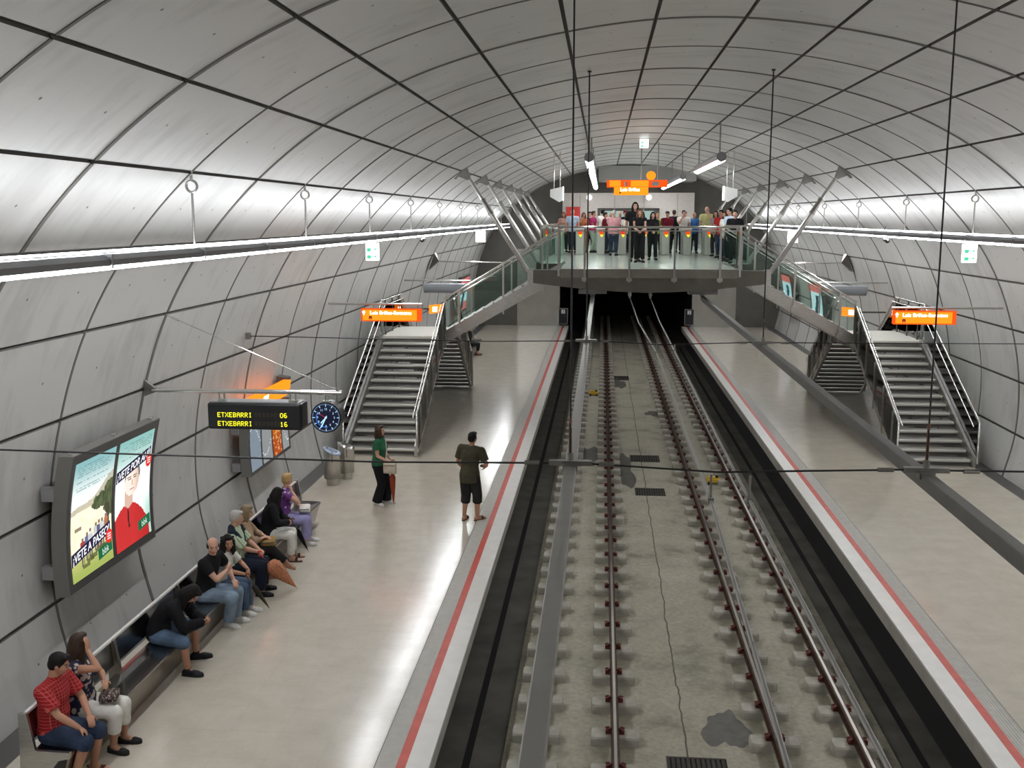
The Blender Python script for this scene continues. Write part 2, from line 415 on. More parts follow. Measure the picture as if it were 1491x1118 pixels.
Y0 = ring_y(R0)
for side, nm in ((-1, 'left'), (1, 'right')):
    X = lambda w: XS(w, side)
    m = M()
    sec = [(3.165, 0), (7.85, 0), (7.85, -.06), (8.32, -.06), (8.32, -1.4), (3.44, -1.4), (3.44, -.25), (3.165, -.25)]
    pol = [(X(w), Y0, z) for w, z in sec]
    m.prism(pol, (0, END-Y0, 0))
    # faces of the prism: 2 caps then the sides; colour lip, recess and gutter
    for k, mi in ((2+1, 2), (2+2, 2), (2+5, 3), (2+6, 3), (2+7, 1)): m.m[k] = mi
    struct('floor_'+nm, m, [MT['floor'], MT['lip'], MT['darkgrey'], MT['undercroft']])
    for n, (a, b, h, mt) in enumerate(((3.155, 3.415, .004, 'coping'), (3.415, 3.525, .005, 'red'), (3.525, 3.76, .004, 'tactile'))):
        m = M(); x0, x1 = sorted((X(a), X(b)))
        m.bb((x0, Y0, -.01 if n else -.03), (x1, END, h))
        if n == 2:
            for q in range(6): m.bb((min(X(a+.02+q*.038), X(a+.035+q*.038)), Y0, 0), (max(X(a+.02+q*.038), X(a+.035+q*.038)), END, h+.004))
            m.bb((min(X(b-.002), X(b+.010)), Y0, 0), (max(X(b-.002), X(b+.010)), END, h+.0005), 1)
        struct('trim_%d' % (n+1 if side < 0 else n+4), m, [MT[mt], MT['darkgrey']])
m = M()
m.bb((XS(2.56, -1), Y0, -1.4), (XS(2.75, 1), 110, -1.17))
m.bb((XS(3.45, -1), Y0, -1.4), (XS(2.56, -1), 110, -1.205), 1); m.bb((XS(2.75, 1), Y0, -1.4), (XS(3.45, 1), 110, -1.205), 1)
m.bb((XS(3.75, -1), END, -1.4), (XS(3.44, -1), 110, -1.205), 1); m.bb((XS(3.44, 1), END, -1.4), (XS(3.75, 1), 110, -1.205), 1)
m.bb((XS(3.09, -1), Y0, -1.21), (XS(2.99, -1), END, -1.2), 2); m.bb((XS(3.05, 1), Y0, -1.21), (XS(3.15, 1), END, -1.2), 2)
struct('floor_track', m, [MT['track'], MT['trackside'], MT['slot']])

# far end: wall with the tunnel mouth below the mezzanine and the concourse wall above
m = M()
TL, TR, TT = -2.36, 5.02, 4.0
lo, hi = CX-8.6, CX+8.6
m.bb((lo, END, -1.4), (TL, END+.4, 9), 0); m.bb((TR, END, -1.4), (hi, END+.4, 9), 0); m.bb((TL, END, TT), (TR, END+.4, 9), 0)
struct('wall_end', m, [MT['endwall']])
m = M()
m.bb((TL-2.4, END-.12, 0), (TL, END-.002, TT+.3)); m.bb((TR, END-.12, 0), (TR+2.4, END-.002, TT+.3))
struct('wall_end_cladding', m, [MT['portal']])
m = M()
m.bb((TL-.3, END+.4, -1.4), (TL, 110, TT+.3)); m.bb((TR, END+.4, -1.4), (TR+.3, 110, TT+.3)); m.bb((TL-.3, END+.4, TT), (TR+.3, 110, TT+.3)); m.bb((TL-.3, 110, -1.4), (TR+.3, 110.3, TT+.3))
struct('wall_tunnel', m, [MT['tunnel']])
m = M()
m.bb((CX-8.7, Y0-.3, -1.4), (CX+8.7, Y0-.1, 9))
struct('wall_back', m, [MT['endwall']])
# light concourse wall with a projecting bulkhead and a screen opening
m = M()
bx0, bx1 = -2.2, 4.9
for a, b in ((bx0, -.30), (3.05, bx1)):
    m.bb((a, 57.0, MEZ), (b, END, 7.36))
m.bb((-.30, 57.0, 6.55), (3.05, END, 7.36)); m.bb((-.30, 57.35, MEZ), (3.05, END, 6.55), 1)
for x in (-1.25, .62, 2.2, 4.0): m.bb((x-.02, 56.985, MEZ), (x+.02, 57.01, 7.3), 1)
struct('wall_concourse', m, [MT['backwall'], MT['lintel']])
m = M(); m.bb((-.26, 55.2, 7.93), (4.82, END, 8.73))
struct('beam_bulkhead', m, [MT['lintel']], bevel=.02)

# ------------------------------------------------------------------ mezzanine slab
YF = 29.84
m = M()
def slab(x0, x1, y0, y1, zt, zb, mt=0): m.bb((x0, y0, zb), (x1, y1, zt), mt)
slab(XS(2.52, -1), XS(2.52, 1), YF+.01, 33.2, MEZ, MEZ-.35)
slab(XS(3.30, -1), XS(3.30, 1), 33.2, END, MEZ, MEZ-.35)
for f in range(len(m.m)):
    if f % 6 == 5: m.m[f] = 1
o = struct('floor_mezzanine', m, [MT['beam'], MT['mezfloor']])
# front beam: a bellied steel girder with pale edge band
m = M()
prof = []
N = 14
top = [(XS(3.28, -1), MEZ-.03), (XS(3.28, 1), MEZ-.03)]
bot = []
for i in range(N+1):
    u = -1+2*i/N; bot.append((CX+3.28*u, MEZ-.40-.26*(1-abs(u)**1.6)))
poly = [(x, YF-.22, z-.23 if False else z) for x, z in top]+[(x, YF-.22, z) for x, z in reversed(bot)]
m.prism(poly, (0, .55, 0))
struct('beam_mezzanine', m, [MT['beam']])
m = M(); m.bb((XS(2.50, -1), YF-.245, MEZ-.24), (XS(2.50, 1), YF+.05, MEZ+.012))
struct('trim_7', m, [MT['beampale']])
# side girders that carry the slab behind
for side in (-1, 1):
    m = M(); x0, x1 = sorted((XS(3.30, side), XS(3.42, side))); m.bb((x0, 33.2, MEZ-.5), (x1, END, MEZ+.02))
    struct('beam_mezzanine', m, [MT['beam']])
# ------------------------------------------------------------------ strip lights along both walls
PL = {-1: 'bench platform', 1: 'empty platform'}
def strip_light(side):
    w = 6.40; x = XS(w, side); z = 5.63
    t = thing('strip_light', 'long strip light with two rows of tubes above the '+PL[side], 'light', (x, 20, z))
    m = M()
    a, b = -11.0, 57.0
    sec = [(-.17, .00), (-.13, .05), (.10, .05), (.17, .00), (.15, -.06), (.02, -.085), (-.13, -.07)]
    m.prism([(x-side*px, a, z+pz) for px, pz in sec], (0, b-a, 0))
    for q in range(28):
        yy = ring_y(-10+q)
        if yy < b: m.bb((x-.18, yy-.015, z-.09), (x+.18, yy+.015, z+.06))
    mk('housing', m, MT['trough'], t)
    for i in range(45):
        y = 3.0+i*1.2366
        if y+1.15 > b: break
        m = M(); m.loft([((x, yy, z+.078), (1, 0, 0), (0, 0, 1), .068, .011) for yy in (y, y+1.08)], 12); o = mk('upper_tube', m, MT['tube'], t)
        m = M(); m.loft([((x-side*.03, yy, z-.100), (1, 0, 0), (0, 0, 1), .075, .010) for yy in (y, y+1.20)], 12); o = mk('lower_tube', m, MT['tubelow'], t)
    for i in range(-7, 18, 2):
        y = ring_y(i)+.10; xx = x; zt = 6.56
        h = M(); h.cyl((xx, y, z+.05), (xx, y, zt-.19), .017, n=8); h.cyl((xx, y, zt-.06), (xx, y, zt+.06), .020, n=8)
        hr = mk('hanger_rod', h, MT['steel'], t)
        r = M(); n = 14
        r.tube([(xx+.07*math.sin(2*PI*k/n), y, zt-.13+.07*math.cos(2*PI*k/n)) for k in range(n+1)], .017, 6)
        mk('ring', r, MT['steel'], hr)
    # tubes behind the camera that light the near part of the vault
    for i in range(5):
        y = 3.0-(i+1)*2.4732
        m = M(); m.loft([((x, yy, z+.078), (1, 0, 0), (0, 0, 1), .068, .011) for yy in (y, y+2.36)], 12); mk('upper_tube', m, MT['tube'], t)
        m = M(); m.loft([((x-side*.03, yy, z-.100), (1, 0, 0), (0, 0, 1), .075, .010) for yy in (y, y+2.4)], 12); mk('lower_tube', m, MT['tubelow'], t)
for s in (-1, 1): strip_light(s)

# exit signs and cameras that hang under the strip lights
def exit_sign(x, y, z, w, h, label, blank=False, rods=None):
    t = thing('exit_sign', label, 'sign', (x, y, z))
    m = M(); m.box((x, y, z), (w, .09, h)); mk('lit_case', m, MT['exitwhite'], t, bevel=.012)
    if not blank:
        m = M(); yy = y-.048
        for k in (0, 1):
            zc = z+(-.30 if k else .10)*h
            m.box((x-.24*w, yy, zc), (.30*w, .006, .20*h)); m.box((x+.06*w, yy, zc+.03*h), (.30*w, .006, .05*h))
            m.add([(x+.20*w, yy, zc+.11*h), (x+.20*w, yy, zc-.06*h), (x+.38*w, yy, zc+.025*h)], [(0, 1, 2)])
        mk('green_pictogram', m, MT['exitgreen'], t)
    m = M()
    if rods:
        for dx in (-.3*w, .3*w): m.cyl((x+dx, y, z+h/2), (x+dx, y, rods), .014, n=6)
    else:
        m.box((x, y, z+h/2+.03), (.14, .05, .07))
    mk('hanger', m, MT['steel'], t)
for s in (-1, 1):
    xs = XS(6.35, s)
    exit_sign(xs, 22.5, 5.31, .29, .39, 'green and white exit sign under the strip light of the '+PL[s])
    exit_sign(xs, 42.9, 5.27, .40, .46, 'blank white sign box far along the strip light of the '+PL[s], True)
    t = thing('surveillance_camera', 'small black surveillance camera under the strip light of the '+PL[s], 'camera', (xs, 29, 5.44))
    m = M(); m.cyl((xs, 28.85, 5.42), (xs, 29.15, 5.45), .06, .05, 10); m.ell((xs, 28.85, 5.42), .06); mk('body', m, MT['black'], t)
    m = M(); m.cyl((xs, 29.05, 5.45), (xs, 29.05, 5.56), .02); m.tube([(xs, 29.1, 5.5), (xs+.05, 29.2, 5.68), (xs, 29.1, 5.80), (xs-.06, 28.95, 5.70)], .012, 6); mk('bracket', m, MT['black'], t)

# ------------------------------------------------------------------ overhead contact bars, cross cables, drop wires
ZC = 3.75
BARX = {-1: -.275, 1: 2.97}
for s in (-1, 1):
    x = BARX[s]
    nm = 'track beside the platform with the long bench' if s < 0 else 'track beside the empty platform'
    t = thing('overhead_rail', 'long grey overhead conductor rail above the '+nm, 'conductor rail', (x, 15, ZC))
    m = M(); m.bb((x-.055, -10, ZC-.11), (x+.055, 31.0, ZC)); m.bb((x-.02, -10, ZC-.16), (x+.02, 31, ZC-.11)); mk('bar', m, MT['contact' if s < 0 else 'contact_dark'], t, bevel=.008)
    for y in (9.45, 19.2):
        m = M(); m.bb((x-.20, y-.035, ZC+.005), (x+.20, y+.035, ZC+.05)); m.bb((x-.07, y-.05, ZC-.05), (x+.07, y+.05, ZC+.03)); m.cyl((x, y, ZC+.03), (x, y, ZC+.12), .03)
        mk('clamp', m, MT['steel_dark'], t)
    m = M(); m.bb((x-.42, 30.7, ZC+.06), (x+.42, 31.3, ZC+.20)); m.cyl((x, 31, ZC), (x, 31, ZC+.08), .08); mk('end_support', m, MT['midgrey'], t)
    for y, zt, nmw in ((9.45, None, 'nearer'), (19.2, None, 'farther')):
        w = abs(x-CX)
        # height of the vault above this point
        zt = 8.77
        for i in range(nj-1):
            (w1, z1), (w2, z2) = JOINTS[i], JOINTS[i+1]
            if w1 <= w <= w2: zt = z1+(z2-z1)*(w-w1)/(w2-w1)
        lab = ('thin black vertical wire with a brown turnbuckle' if y < 12 else 'thin black vertical wire meeting the farther cross cable')+(' over the track by the benches' if s < 0 else ' over the track by the empty platform')
        d = thing('suspension_wire', lab, 'wire', (x, y, ZC+.1))
        m = M(); m.cyl((x, y, ZC+.1), (x, y, zt), .0085 if y < 12 else .013, n=6); mk('wire', m, MT['cable'], d)
        m = M(); m.cyl((x-.009, y, ZC+.12), (x-.009, y, ZC+.42), .0055, n=6); m.cyl((x+.009, y, ZC+.12), (x+.009, y, ZC+.36), .0055, n=6); m.cyl((x, y, ZC+.40), (x, y, ZC+.46), .012); mk('turnbuckle', m, MT['wood'] if y < 12 else MT['steel_dark'], d)
        if y > 12:
            m = M(); m.cyl((x, y, zt-.03), (x, y, zt), .035); mk('anchor', m, MT['black'], d)
for y, lab in ((9.45, 'thin black cable stretched across both platforms and tracks, crossing in front of the poster'), (19.2, 'thin dark cable stretched across the hall in front of the staircases')):
    t = thing('cross_cable', lab, 'cable', (CX, y, ZC))
    w = wall_w(ZC)
    w -= .03; pts = [(CX-w, y, ZC+.05), (-2.1, y, ZC-.005), (BARX[-1]-.2, y, ZC+.02), (BARX[-1]+.2, y, ZC+.02), (1.1, y, ZC-.035), (BARX[1]-.2, y, ZC+.025), (BARX[1]+.2, y, ZC+.025), (CX+w, y, ZC+.06)]
    m = M(); m.tube(pts, .0095 if y < 12 else .010, 6); mk('cable', m, MT['cable'], t)
    for xx in (BARX[-1]-.36, BARX[-1]+.34, BARX[1]-.36, BARX[1]+.40):
        m = M(); m.cyl((xx-.07, y, ZC+.02), (xx+.07, y, ZC+.02), .022, n=8); mk('tensioner', m, MT['steel_dark'], t)
    m = M(); m.box((CX-w+.06, y, ZC+.05), (.08, .12, .12)); mk('wall_anchor', m, MT['steel_dark'], t)
    m = M(); m.box((CX+w-.06, y, ZC+.06), (.08, .12, .12)); mk('wall_anchor', m, MT['steel_dark'], t)

# ------------------------------------------------------------------ track
RX = [-.83, .265, 2.45, 3.555]
RN = ['rail under the overhead bar by the bench platform', 'bright rail of the track by the bench platform', 'brown rail of the track by the empty platform, next to the track centre', 'brown rail closest to the empty platform']
for x, lab in zip(RX, RN):
    t = thing('rail', 'long steel '+lab, 'rail', (x, 30, -1.03))
    m = M(); m.bb((x-.058, -4, -1.03), (x+.058, 100, -1.008)); m.bb((x-.011, -4, -1.012), (x+.011, 100, -.93)); mk('web_and_foot', m, MT['rail'], t)
    m = M(); m.bb((x-.042, -4, -.94), (x+.042, 100, -.90)); m.bb((x-.020, -4, -.90), (x+.020, 100, -.894), 1); mk('head', m, [MT['rail'], MT['railhead']], t)
for pts, lab in (([(.80, -8, 3.5), (.90, 4.5, 3.50), (1.02, 9.3, 3.49), (1.06, 13.4, 3.44), (1.03, 19.2, 3.565), (.90, 25.2, 3.52), (.83, 31.0, 3.70)], 'grey feeder cable strung over the track centre to the mezzanine, one nearer the benches'),
                 ([(1.36, -8, 3.5), (1.37, 4.6, 3.50), (1.37, 9.3, 3.50), (1.40, 13.4, 3.46), (1.36, 19.2, 3.60), (1.40, 25.2, 3.56), (1.44, 31.0, 3.70)], 'grey feeder cable strung over the track centre to the mezzanine, one nearer the empty platform')):
    t = thing('feeder_cable', lab, 'cable', pts[3])
    m = M(); m.tube(pts, .016, 8); mk('cable', m, MT['feeder'], t)
    e = V(pts[-1]); m = M(); m.cyl(e+V((0, 0, -.03)), e+V((0, 0, .22)), .035); m.cyl(e+V((0, 0, .05)), e+V((0, 0, .09)), .06); m.cyl(e+V((0, 0, .12)), e+V((0, 0, .16)), .06); mk('insulator', m, MT['white'], t)
    for q in (2, 4):
        e = V(pts[q]); m = M(); m.cyl(e+V((0, 0, -.02)), e+V((0, 0, ZC-.02-e.z)), .012); m.box(e+V((0, 0, .0)), (.05, .09, .05)); mk('clamp', m, MT['steel_dark'], t)
def block_mesh():
    m = M(); n = 5; L, D, Hh = .34, .15, .125
    out = []
    for sx, sy in ((1, 1), (-1, 1), (-1, -1), (1, -1)):
        for k in range(n):
            a = {(1, 1): 0, (-1, 1): 90, (-1, -1): 180, (1, -1): 270}[(sx, sy)]+k*90/(n-1)
            out.append((sx*(L-.045)+.045*math.cos(math.radians(a)), sy*(D-.045)+.045*math.sin(math.radians(a))))
    N = len(out)
    vs = [(x, y, -1.18) for x, y in out]+[(x*.985, y*.98, -1.06) for x, y in out]+[(x*.95, y*.88, -1.032) for x, y in out]
    m.add(vs, [(r*N+i, r*N+(i+1) % N, (r+1)*N+(i+1) % N, (r+1)*N+i) for r in range(2) for i in range(N)]+[[2*N+i for i in range(N)]], 0, False)
    return m
blk = block_mesh().mesh('concrete_block', [MT['block']])
cm_ = M()
for sx in (1,):
    cm_.box((sx*.095, 0, -1.005), (.07, .10, .05)); cm_.cyl((sx*.10, -.03, -1.0), (sx*.10, -.03, -.955), .020, n=8); cm_.tube([(sx*.13, -.05, -.985), (sx*.09, -.04, -.965), (sx*.055, 0, -.975), (sx*.09, .04, -.965), (sx*.13, .05, -.985)], .014, 6)
clipa = cm_.mesh('rail_clip', [MT['clip']])
cm_.v = [V((-p.x, p.y, p.z)) for p in cm_.v]; cm_.f = [f[::-1] for f in cm_.f]
clipb = cm_.mesh('rail_clip', [MT['clip']])
BL = ['pale concrete sleeper block under the rail below the overhead bar by the bench platform', 'pale concrete sleeper block under the bright rail of the bench-side track',
      'pale concrete sleeper block under the brown rail beside the track centre', 'pale concrete sleeper block under the rail closest to the empty platform']
for k, x in enumerate(RX):
    proto = None
    for n in range(-4, 66):
        y = 13.46+.957*n
        if proto is None:
            proto = bpy.data.objects.new('sleeper_block', blk); COL.objects.link(proto)
            tag(proto, BL[k], 'sleeper block', 'sleeper blocks '+BL[k][28:]); proto.location = (x, y, 0)
            for c in (clipa, clipb):
                q = bpy.data.objects.new('rail_clip', c); COL.objects.link(q); q.parent = proto
        else: dup(proto, (x, y, 0))
for (x, y, w, d, lab) in ((1.355, 12.75, .80, .70, 'dark metal drain grate closest to the camera, between the two tracks'), (1.35, 26.85, .79, .68, 'dark drain grate beside the damp patch between the tracks'),
                          (1.36, 30.7, .88, .80, 'dark drain grate just beyond the damp patch between the tracks'), (.93, 46.6, .68, 1.1, 'small dark drain grate far along the track near the mezzanine')):
    m = M()
    nb = 12
    for i in range(nb): m.bb((x-w/2+i*w/nb, y-d/2, -1.18), (x-w/2+(i+.62)*w/nb, y+d/2, -1.158))
    m.bb((x-w/2, y-d/2, -1.18), (x+w/2, y+d/2, -1.168), 1); m.bb((x-w/2, y-.02, -1.17), (x+w/2, y+.02, -1.156))
    for e in (-1, 1): m.bb((x-w/2, y+e*d/2-.02, -1.18), (x+w/2, y+e*d/2+.02, -1.156))
    tag(mk('drain_grate', m, [MT['grate'], MT['slot']]), lab, 'drain grate')
for (x, y, lab) in ((-.28, 41.9, 'small yellow signal box between the rails beside the overhead bar'), (3.12, 27.92, 'small yellow signal box between the rails by the empty platform')):
    t = thing('signal_box', lab, 'signal box', (x, y, -1.17))
    m = M(); m.box((x, y, -1.07), (.36, .30, .10)); m.box((x-.05, y, -1.0), (.2, .2, .05)); mk('casing', m, MT['yellow'], t, bevel=.015)
    m = M(); m.box((x-.13, y-.16, -1.13), (.07, .05, .09)); m.box((x+.13, y-.16, -1.13), (.07, .05, .09)); m.cyl((x+.1, y+.05, -1.02), (x+.1, y+.05, -.95), .04); mk('foot', m, MT['black'], t)
def puddle(cx, cy, rx, ry, seed, lab):
    rnd = random.Random(seed); m = M(); n = 36
    ph = [rnd.uniform(0, 6.28) for _ in range(6)]
    ring = []
    for i in range(n):
        a = 2*PI*i/n; r = 1+.22*math.sin(2*a+ph[0])+.16*math.sin(3*a+ph[1])+.10*math.sin(5*a+ph[2])+.07*math.sin(9*a+ph[3])
        ring.append((cx+rx*r*math.cos(a), cy+ry*r*math.sin(a)))
    m.add([(cx, cy, -1.166)]+[(x, y, -1.1685) for x, y in ring], [(0, 1+i, 1+(i+1) % n) for i in range(n)], 0, True)
    tag(mk('puddle', m, MT['puddle']), lab, 'puddle')
puddle(1.86, 13.95, .28, .62, 3, 'small dark puddle leaking from the brown rail, beside a grate')
puddle(.72, 29.3, .30, 1.7, 5, 'long damp patch beside the bright rail, between two grates')
puddle(-.30, 31.0, .28, 1.5, 8, 'dark damp square between the rails below the overhead bar')
puddle(.75, 45.2, .3, 1.5, 9, 'damp patch beside the farthest grate')
puddle(2.0, 38.0, .3, .6, 12, 'small damp patch by the sleeper blocks, midway to the mezzanine')
# ------------------------------------------------------------------ staircases
RISE, LAND = .17, 2.55
WA, WB = 5.95, 7.86           # the platform flights lie between these distances from the axis
YB, GO = 25.55, .335          # foot of the camera-side flight and its going
YL0, YL1 = YB+14*GO, 33.0     # landing
PLS = PL

def flight(name, label, P, n, width, rail_a, rail_b, landing_z=0., under=False):
    """P(u, v, z): u along the run, v across (0..width). Builds treads, stringers, glass, rails."""
    t = thing(name, label, 'staircase', P(0, 0, 0))
    return t

def run_flight(side, y0, going, z0, n, lab, mirror=False, rails=(True, True), dirn=1):
    """flight that climbs along the track; foot at y0, dirn +1 climbs away from the camera"""
    xa, xb = XS(WA, side), XS(WB, side)
    lo, hi = min(xa, xb), max(xa, xb)
    t = thing('staircase', lab, 'staircase', ((lo+hi)/2, y0, z0))
    for i in range(1, n):
        ya = y0+dirn*(i-1)*going; z = z0+i*RISE
        m = M(); y1, y2 = sorted((ya, ya+dirn*(going+.02)))
        m.bb((lo+.10, y1, z-.055), (hi-.10, y2, z))
        o = mk('tread', m, MT['tread'], t)
        m = M(); yr = ya+dirn*.07; m.bb((lo+.10, min(yr, yr+dirn*.02), z-.135), (hi-.10, max(yr, yr+dirn*.02), z-.055)); mk('riser_plate', m, MT['darkgrey'], o)
        m = M(); yn = ya-dirn*.02; y1, y2 = sorted((yn, yn+dirn*.07))
        m.bb((lo+.10, y1, z-.05), (hi-.10, y2, z+.006)); mk('nosing', m, MT['nosing'], o, bevel=.012)
    L = (n-1)*going; H = (n-1)*RISE
    for x in (lo+.05, hi-.05):
        m = M()
        pts = [(x-.035, y0-dirn*.12, z0), (x-.035, y0+dirn*.10, z0), (x-.035, y0+dirn*(L+.12), z0+H+.02), (x-.035, y0+dirn*(L+.12), z0+H+RISE), (x-.035, y0+dirn*(L-.0), z0+H+RISE+.05), (x-.035, y0-dirn*.12, z0+.27)]
        m.prism(pts, (.07, 0, 0)); mk('stringer', m, MT['steel'], t)
    for x, inner in ((lo+.02 if side > 0 else hi-.02, True), (hi-.02 if side > 0 else lo+.02, False)):
        s = -1 if x == lo+.02 else 1
        xo = x+s*.02
        g = M()
        a0 = y0-dirn*.05; a1 = y0+dirn*L
        zb = lambda y: z0+RISE+abs(y-y0)/going*RISE
        g.prism([(xo-.006, a0, zb(y0)+.02), (xo-.006, a1, zb(a1)+.02), (xo-.006, a1, zb(a1)+.93), (xo-.006, a0, zb(y0)+.93)], (.012, 0, 0))
        mk('glass_panel', g, MT['glass'], t)
        h = M(); h.tube([(xo, a0-dirn*.12, z0+.12), (xo, a0-dirn*.12, z0+1.14), (xo, a1, zb(a1)+1.02)], .026, 8); mk('handrail', h, MT['chrome'], t)
        h = M(); h.tube([(xo-s*.11, a0-dirn*.05, z0+1.02), (xo-s*.11, a1, zb(a1)+.92)], .020, 8); mk('inner_handrail', h, MT['chrome'], t)
        for k in range(5):
            y = a0+(a1-a0)*(k+.35)/5; m = M()
            m.bar((xo+s*.03, y, zb(y)-.25), (xo+s*.03, y, zb(y)+1.0), .045, .022, up=(0, 1, 0)); m.box((xo+s*.015, y, zb(y)-.02), (.07, .05, .09))
            mk('post', m, MT['steel'], t)
        m = M(); m.bar((xo, a0, zb(y0)+.02), (xo, a1, zb(a1)+.02), .05, .045); mk('glass_shoe', m, MT['chrome'], t)
    return t

def cross_flight(side):
    """upper flight from the landing across to the mezzanine"""
    n = 12; g = .2875; wA, wB = WA, WA-n*g
    y1, y2 = YL0+.05, YL1
    t = thing('staircase', 'upper glass-sided staircase from the landing of the '+PLS[side]+' up to the mezzanine', 'staircase', (XS(WA, side), (y1+y2)/2, LAND))
    for i in range(1, n):
        wa = wA-(i-1)*g; z = LAND+i*RISE; xs = sorted((XS(wa+.02, side), XS(wa-g-.02, side)))
        m = M(); m.bb((xs[0], y1+.1, z-.055), (xs[1], y2-.1, z)); mk('tread', m, MT['tread'], t)
    zl = lambda w: LAND+(wA-w)/g*RISE
    for y in (y1, y2):
        m = M()
        m.prism([(XS(wA, side), y-.04, LAND-.22), (XS(wA, side), y-.04, LAND+.16), (XS(wB, side), y-.04, zl(wB)+.10), (XS(wB-.1, side), y-.04, zl(wB)-.26), (XS(wB+.3, side), y-.04, zl(wB+.3)-.30)], (0, .08, 0))
        mk('stringer', m, MT['steel'], t)
        yy = y-.06 if y == y1 else y+.06
        g_ = M(); g_.prism([(XS(wA, side), yy-.006, zl(wA)+.20), (XS(wB, side), yy-.006, zl(wB)+.20), (XS(wB, side), yy-.006, zl(wB)+1.02), (XS(wA, side), yy-.006, zl(wA)+1.02)], (0, .012, 0)); mk('glass_panel', g_, MT['glass'], t)
        h = M(); h.tube([(XS(wA+.02, side), yy, zl(wA)+1.10), (XS(wB, side), yy, zl(wB)+1.16)], .028, 8); mk('handrail', h, MT['chrome'], t)
        h = M(); h.tube([(XS(wA+.02, side), yy+.10*(1 if y == y1 else -1), zl(wA)+.98), (XS(wB, side), yy+.10*(1 if y == y1 else -1), zl(wB)+1.04)], .020, 8); mk('inner_handrail', h, MT['chrome'], t)
        for w in (WA-.02, WA-.45, WA-1.75, WA-2.9):
            m = M(); m.bb((XS(w, side)-.025, yy-.03, zl(w)-.35), (XS(w, side)+.025, yy+.0, zl(w)+1.10)); m.box((XS(w, side), yy+.01, zl(w)-.12), (.16, .10, .16)); mk('post', m, MT['steel'], t)
    return t

for side in (-1, 1):
    run_flight(side, YB, GO, 0, 15, 'wide open-riser steel staircase facing the camera on the '+PLS[side])
    run_flight(side, YL1+14*.26, .26, 0, 15, 'darker staircase descending away behind the landing on the '+PLS[side], dirn=-1)
    cross_flight(side)
    t = thing('stair_landing', 'pale landing slab between the staircases of the '+PLS[side], 'landing', (XS((WA+WB)/2, side), (YL0+YL1)/2, LAND))
    xa, xb = sorted((XS(WA-.02, side), XS(WB+.02, side)))
    m = M(); m.bb((xa, YL0, LAND-.07), (xb, YL1, LAND)); mk('slab', m, MT['stairpale'], t)
    m = M(); m.bb((xa+.03, YL0+.06, LAND-.28), (xb-.03, YL1-.06, LAND-.07)); mk('frame', m, MT['steel_dark'], t)
    xo = XS(WB+.02, side); zt = LAND+1.05
    m = M(); m.tube([(xo, YL0, zt), (XS(WB-.05, side), YL0+.35, zt), (XS(WB-.05, side), YL1, zt)], .026, 8); m.tube([(XS(WB-.1, side), YL0, zt-.13), (XS(WB-.15, side), YL0+.35, zt-.13), (XS(WB-.15, side), YL1, zt-.13)], .02, 8)
    mk('handrail', m, MT['chrome'], t)
    for q in range(3):
        m = M(); y = YL0+.35+q*1.05; m.bb((XS(WB-.05, side)-.02, y-.02, LAND-.02), (XS(WB-.05, side)+.02, y+.02, zt)); mk('post', m, MT['darkgrey'], t)
    m = M(); m.bb((min(XS(WB-.06, side), XS(WB-.05, side)), YL0+.1, LAND+.1), (max(XS(WB-.06, side), XS(WB-.05, side)), YL1, zt-.12)); mk('glass_panel', m, MT['glass'], t)

# ------------------------------------------------------------------ mezzanine balustrade
t = thing('balustrade', 'green glass balustrade with steel posts along the front edge of the mezzanine', 'balustrade', (CX, YF-.28, MEZ))
yb = YF-.28
xs = [CX+(-2.5+1.2*(.42+k)) for k in range(4)]
xs = [-.50, .765, 2.03, 3.30]
ends = (XS(2.52, -1), XS(2.52, 1))
for x in xs:
    m = M(); m.bb((x-.028, yb-.05, MEZ-.36), (x+.028, yb-.02, MEZ+1.16)); m.box((x, yb-.01, MEZ-.28), (.16, .06, .10)); m.box((x, yb-.01, MEZ+.9), (.07, .05, .05)); mk('post', m, MT['steel'], t)
m = M(); m.tube([(ends[0], yb-.02, MEZ+1.19), (ends[1], yb-.02, MEZ+1.19)], .030, 8); mk('handrail', m, MT['chrome'], t)
cuts = [ends[0]]+xs+[ends[1]]
for a, b in zip(cuts, cuts[1:]):
    m = M(); m.bb((a+.03, yb, MEZ+.03), (b-.03, yb+.014, MEZ+1.08)); mk('glass_panel', m, MT['glass'], t)
m = M(); m.bb((ends[0], yb-.004, MEZ+1.07), (ends[1], yb+.018, MEZ+1.10)); mk('glass_cap', m, MT['steel'], t)
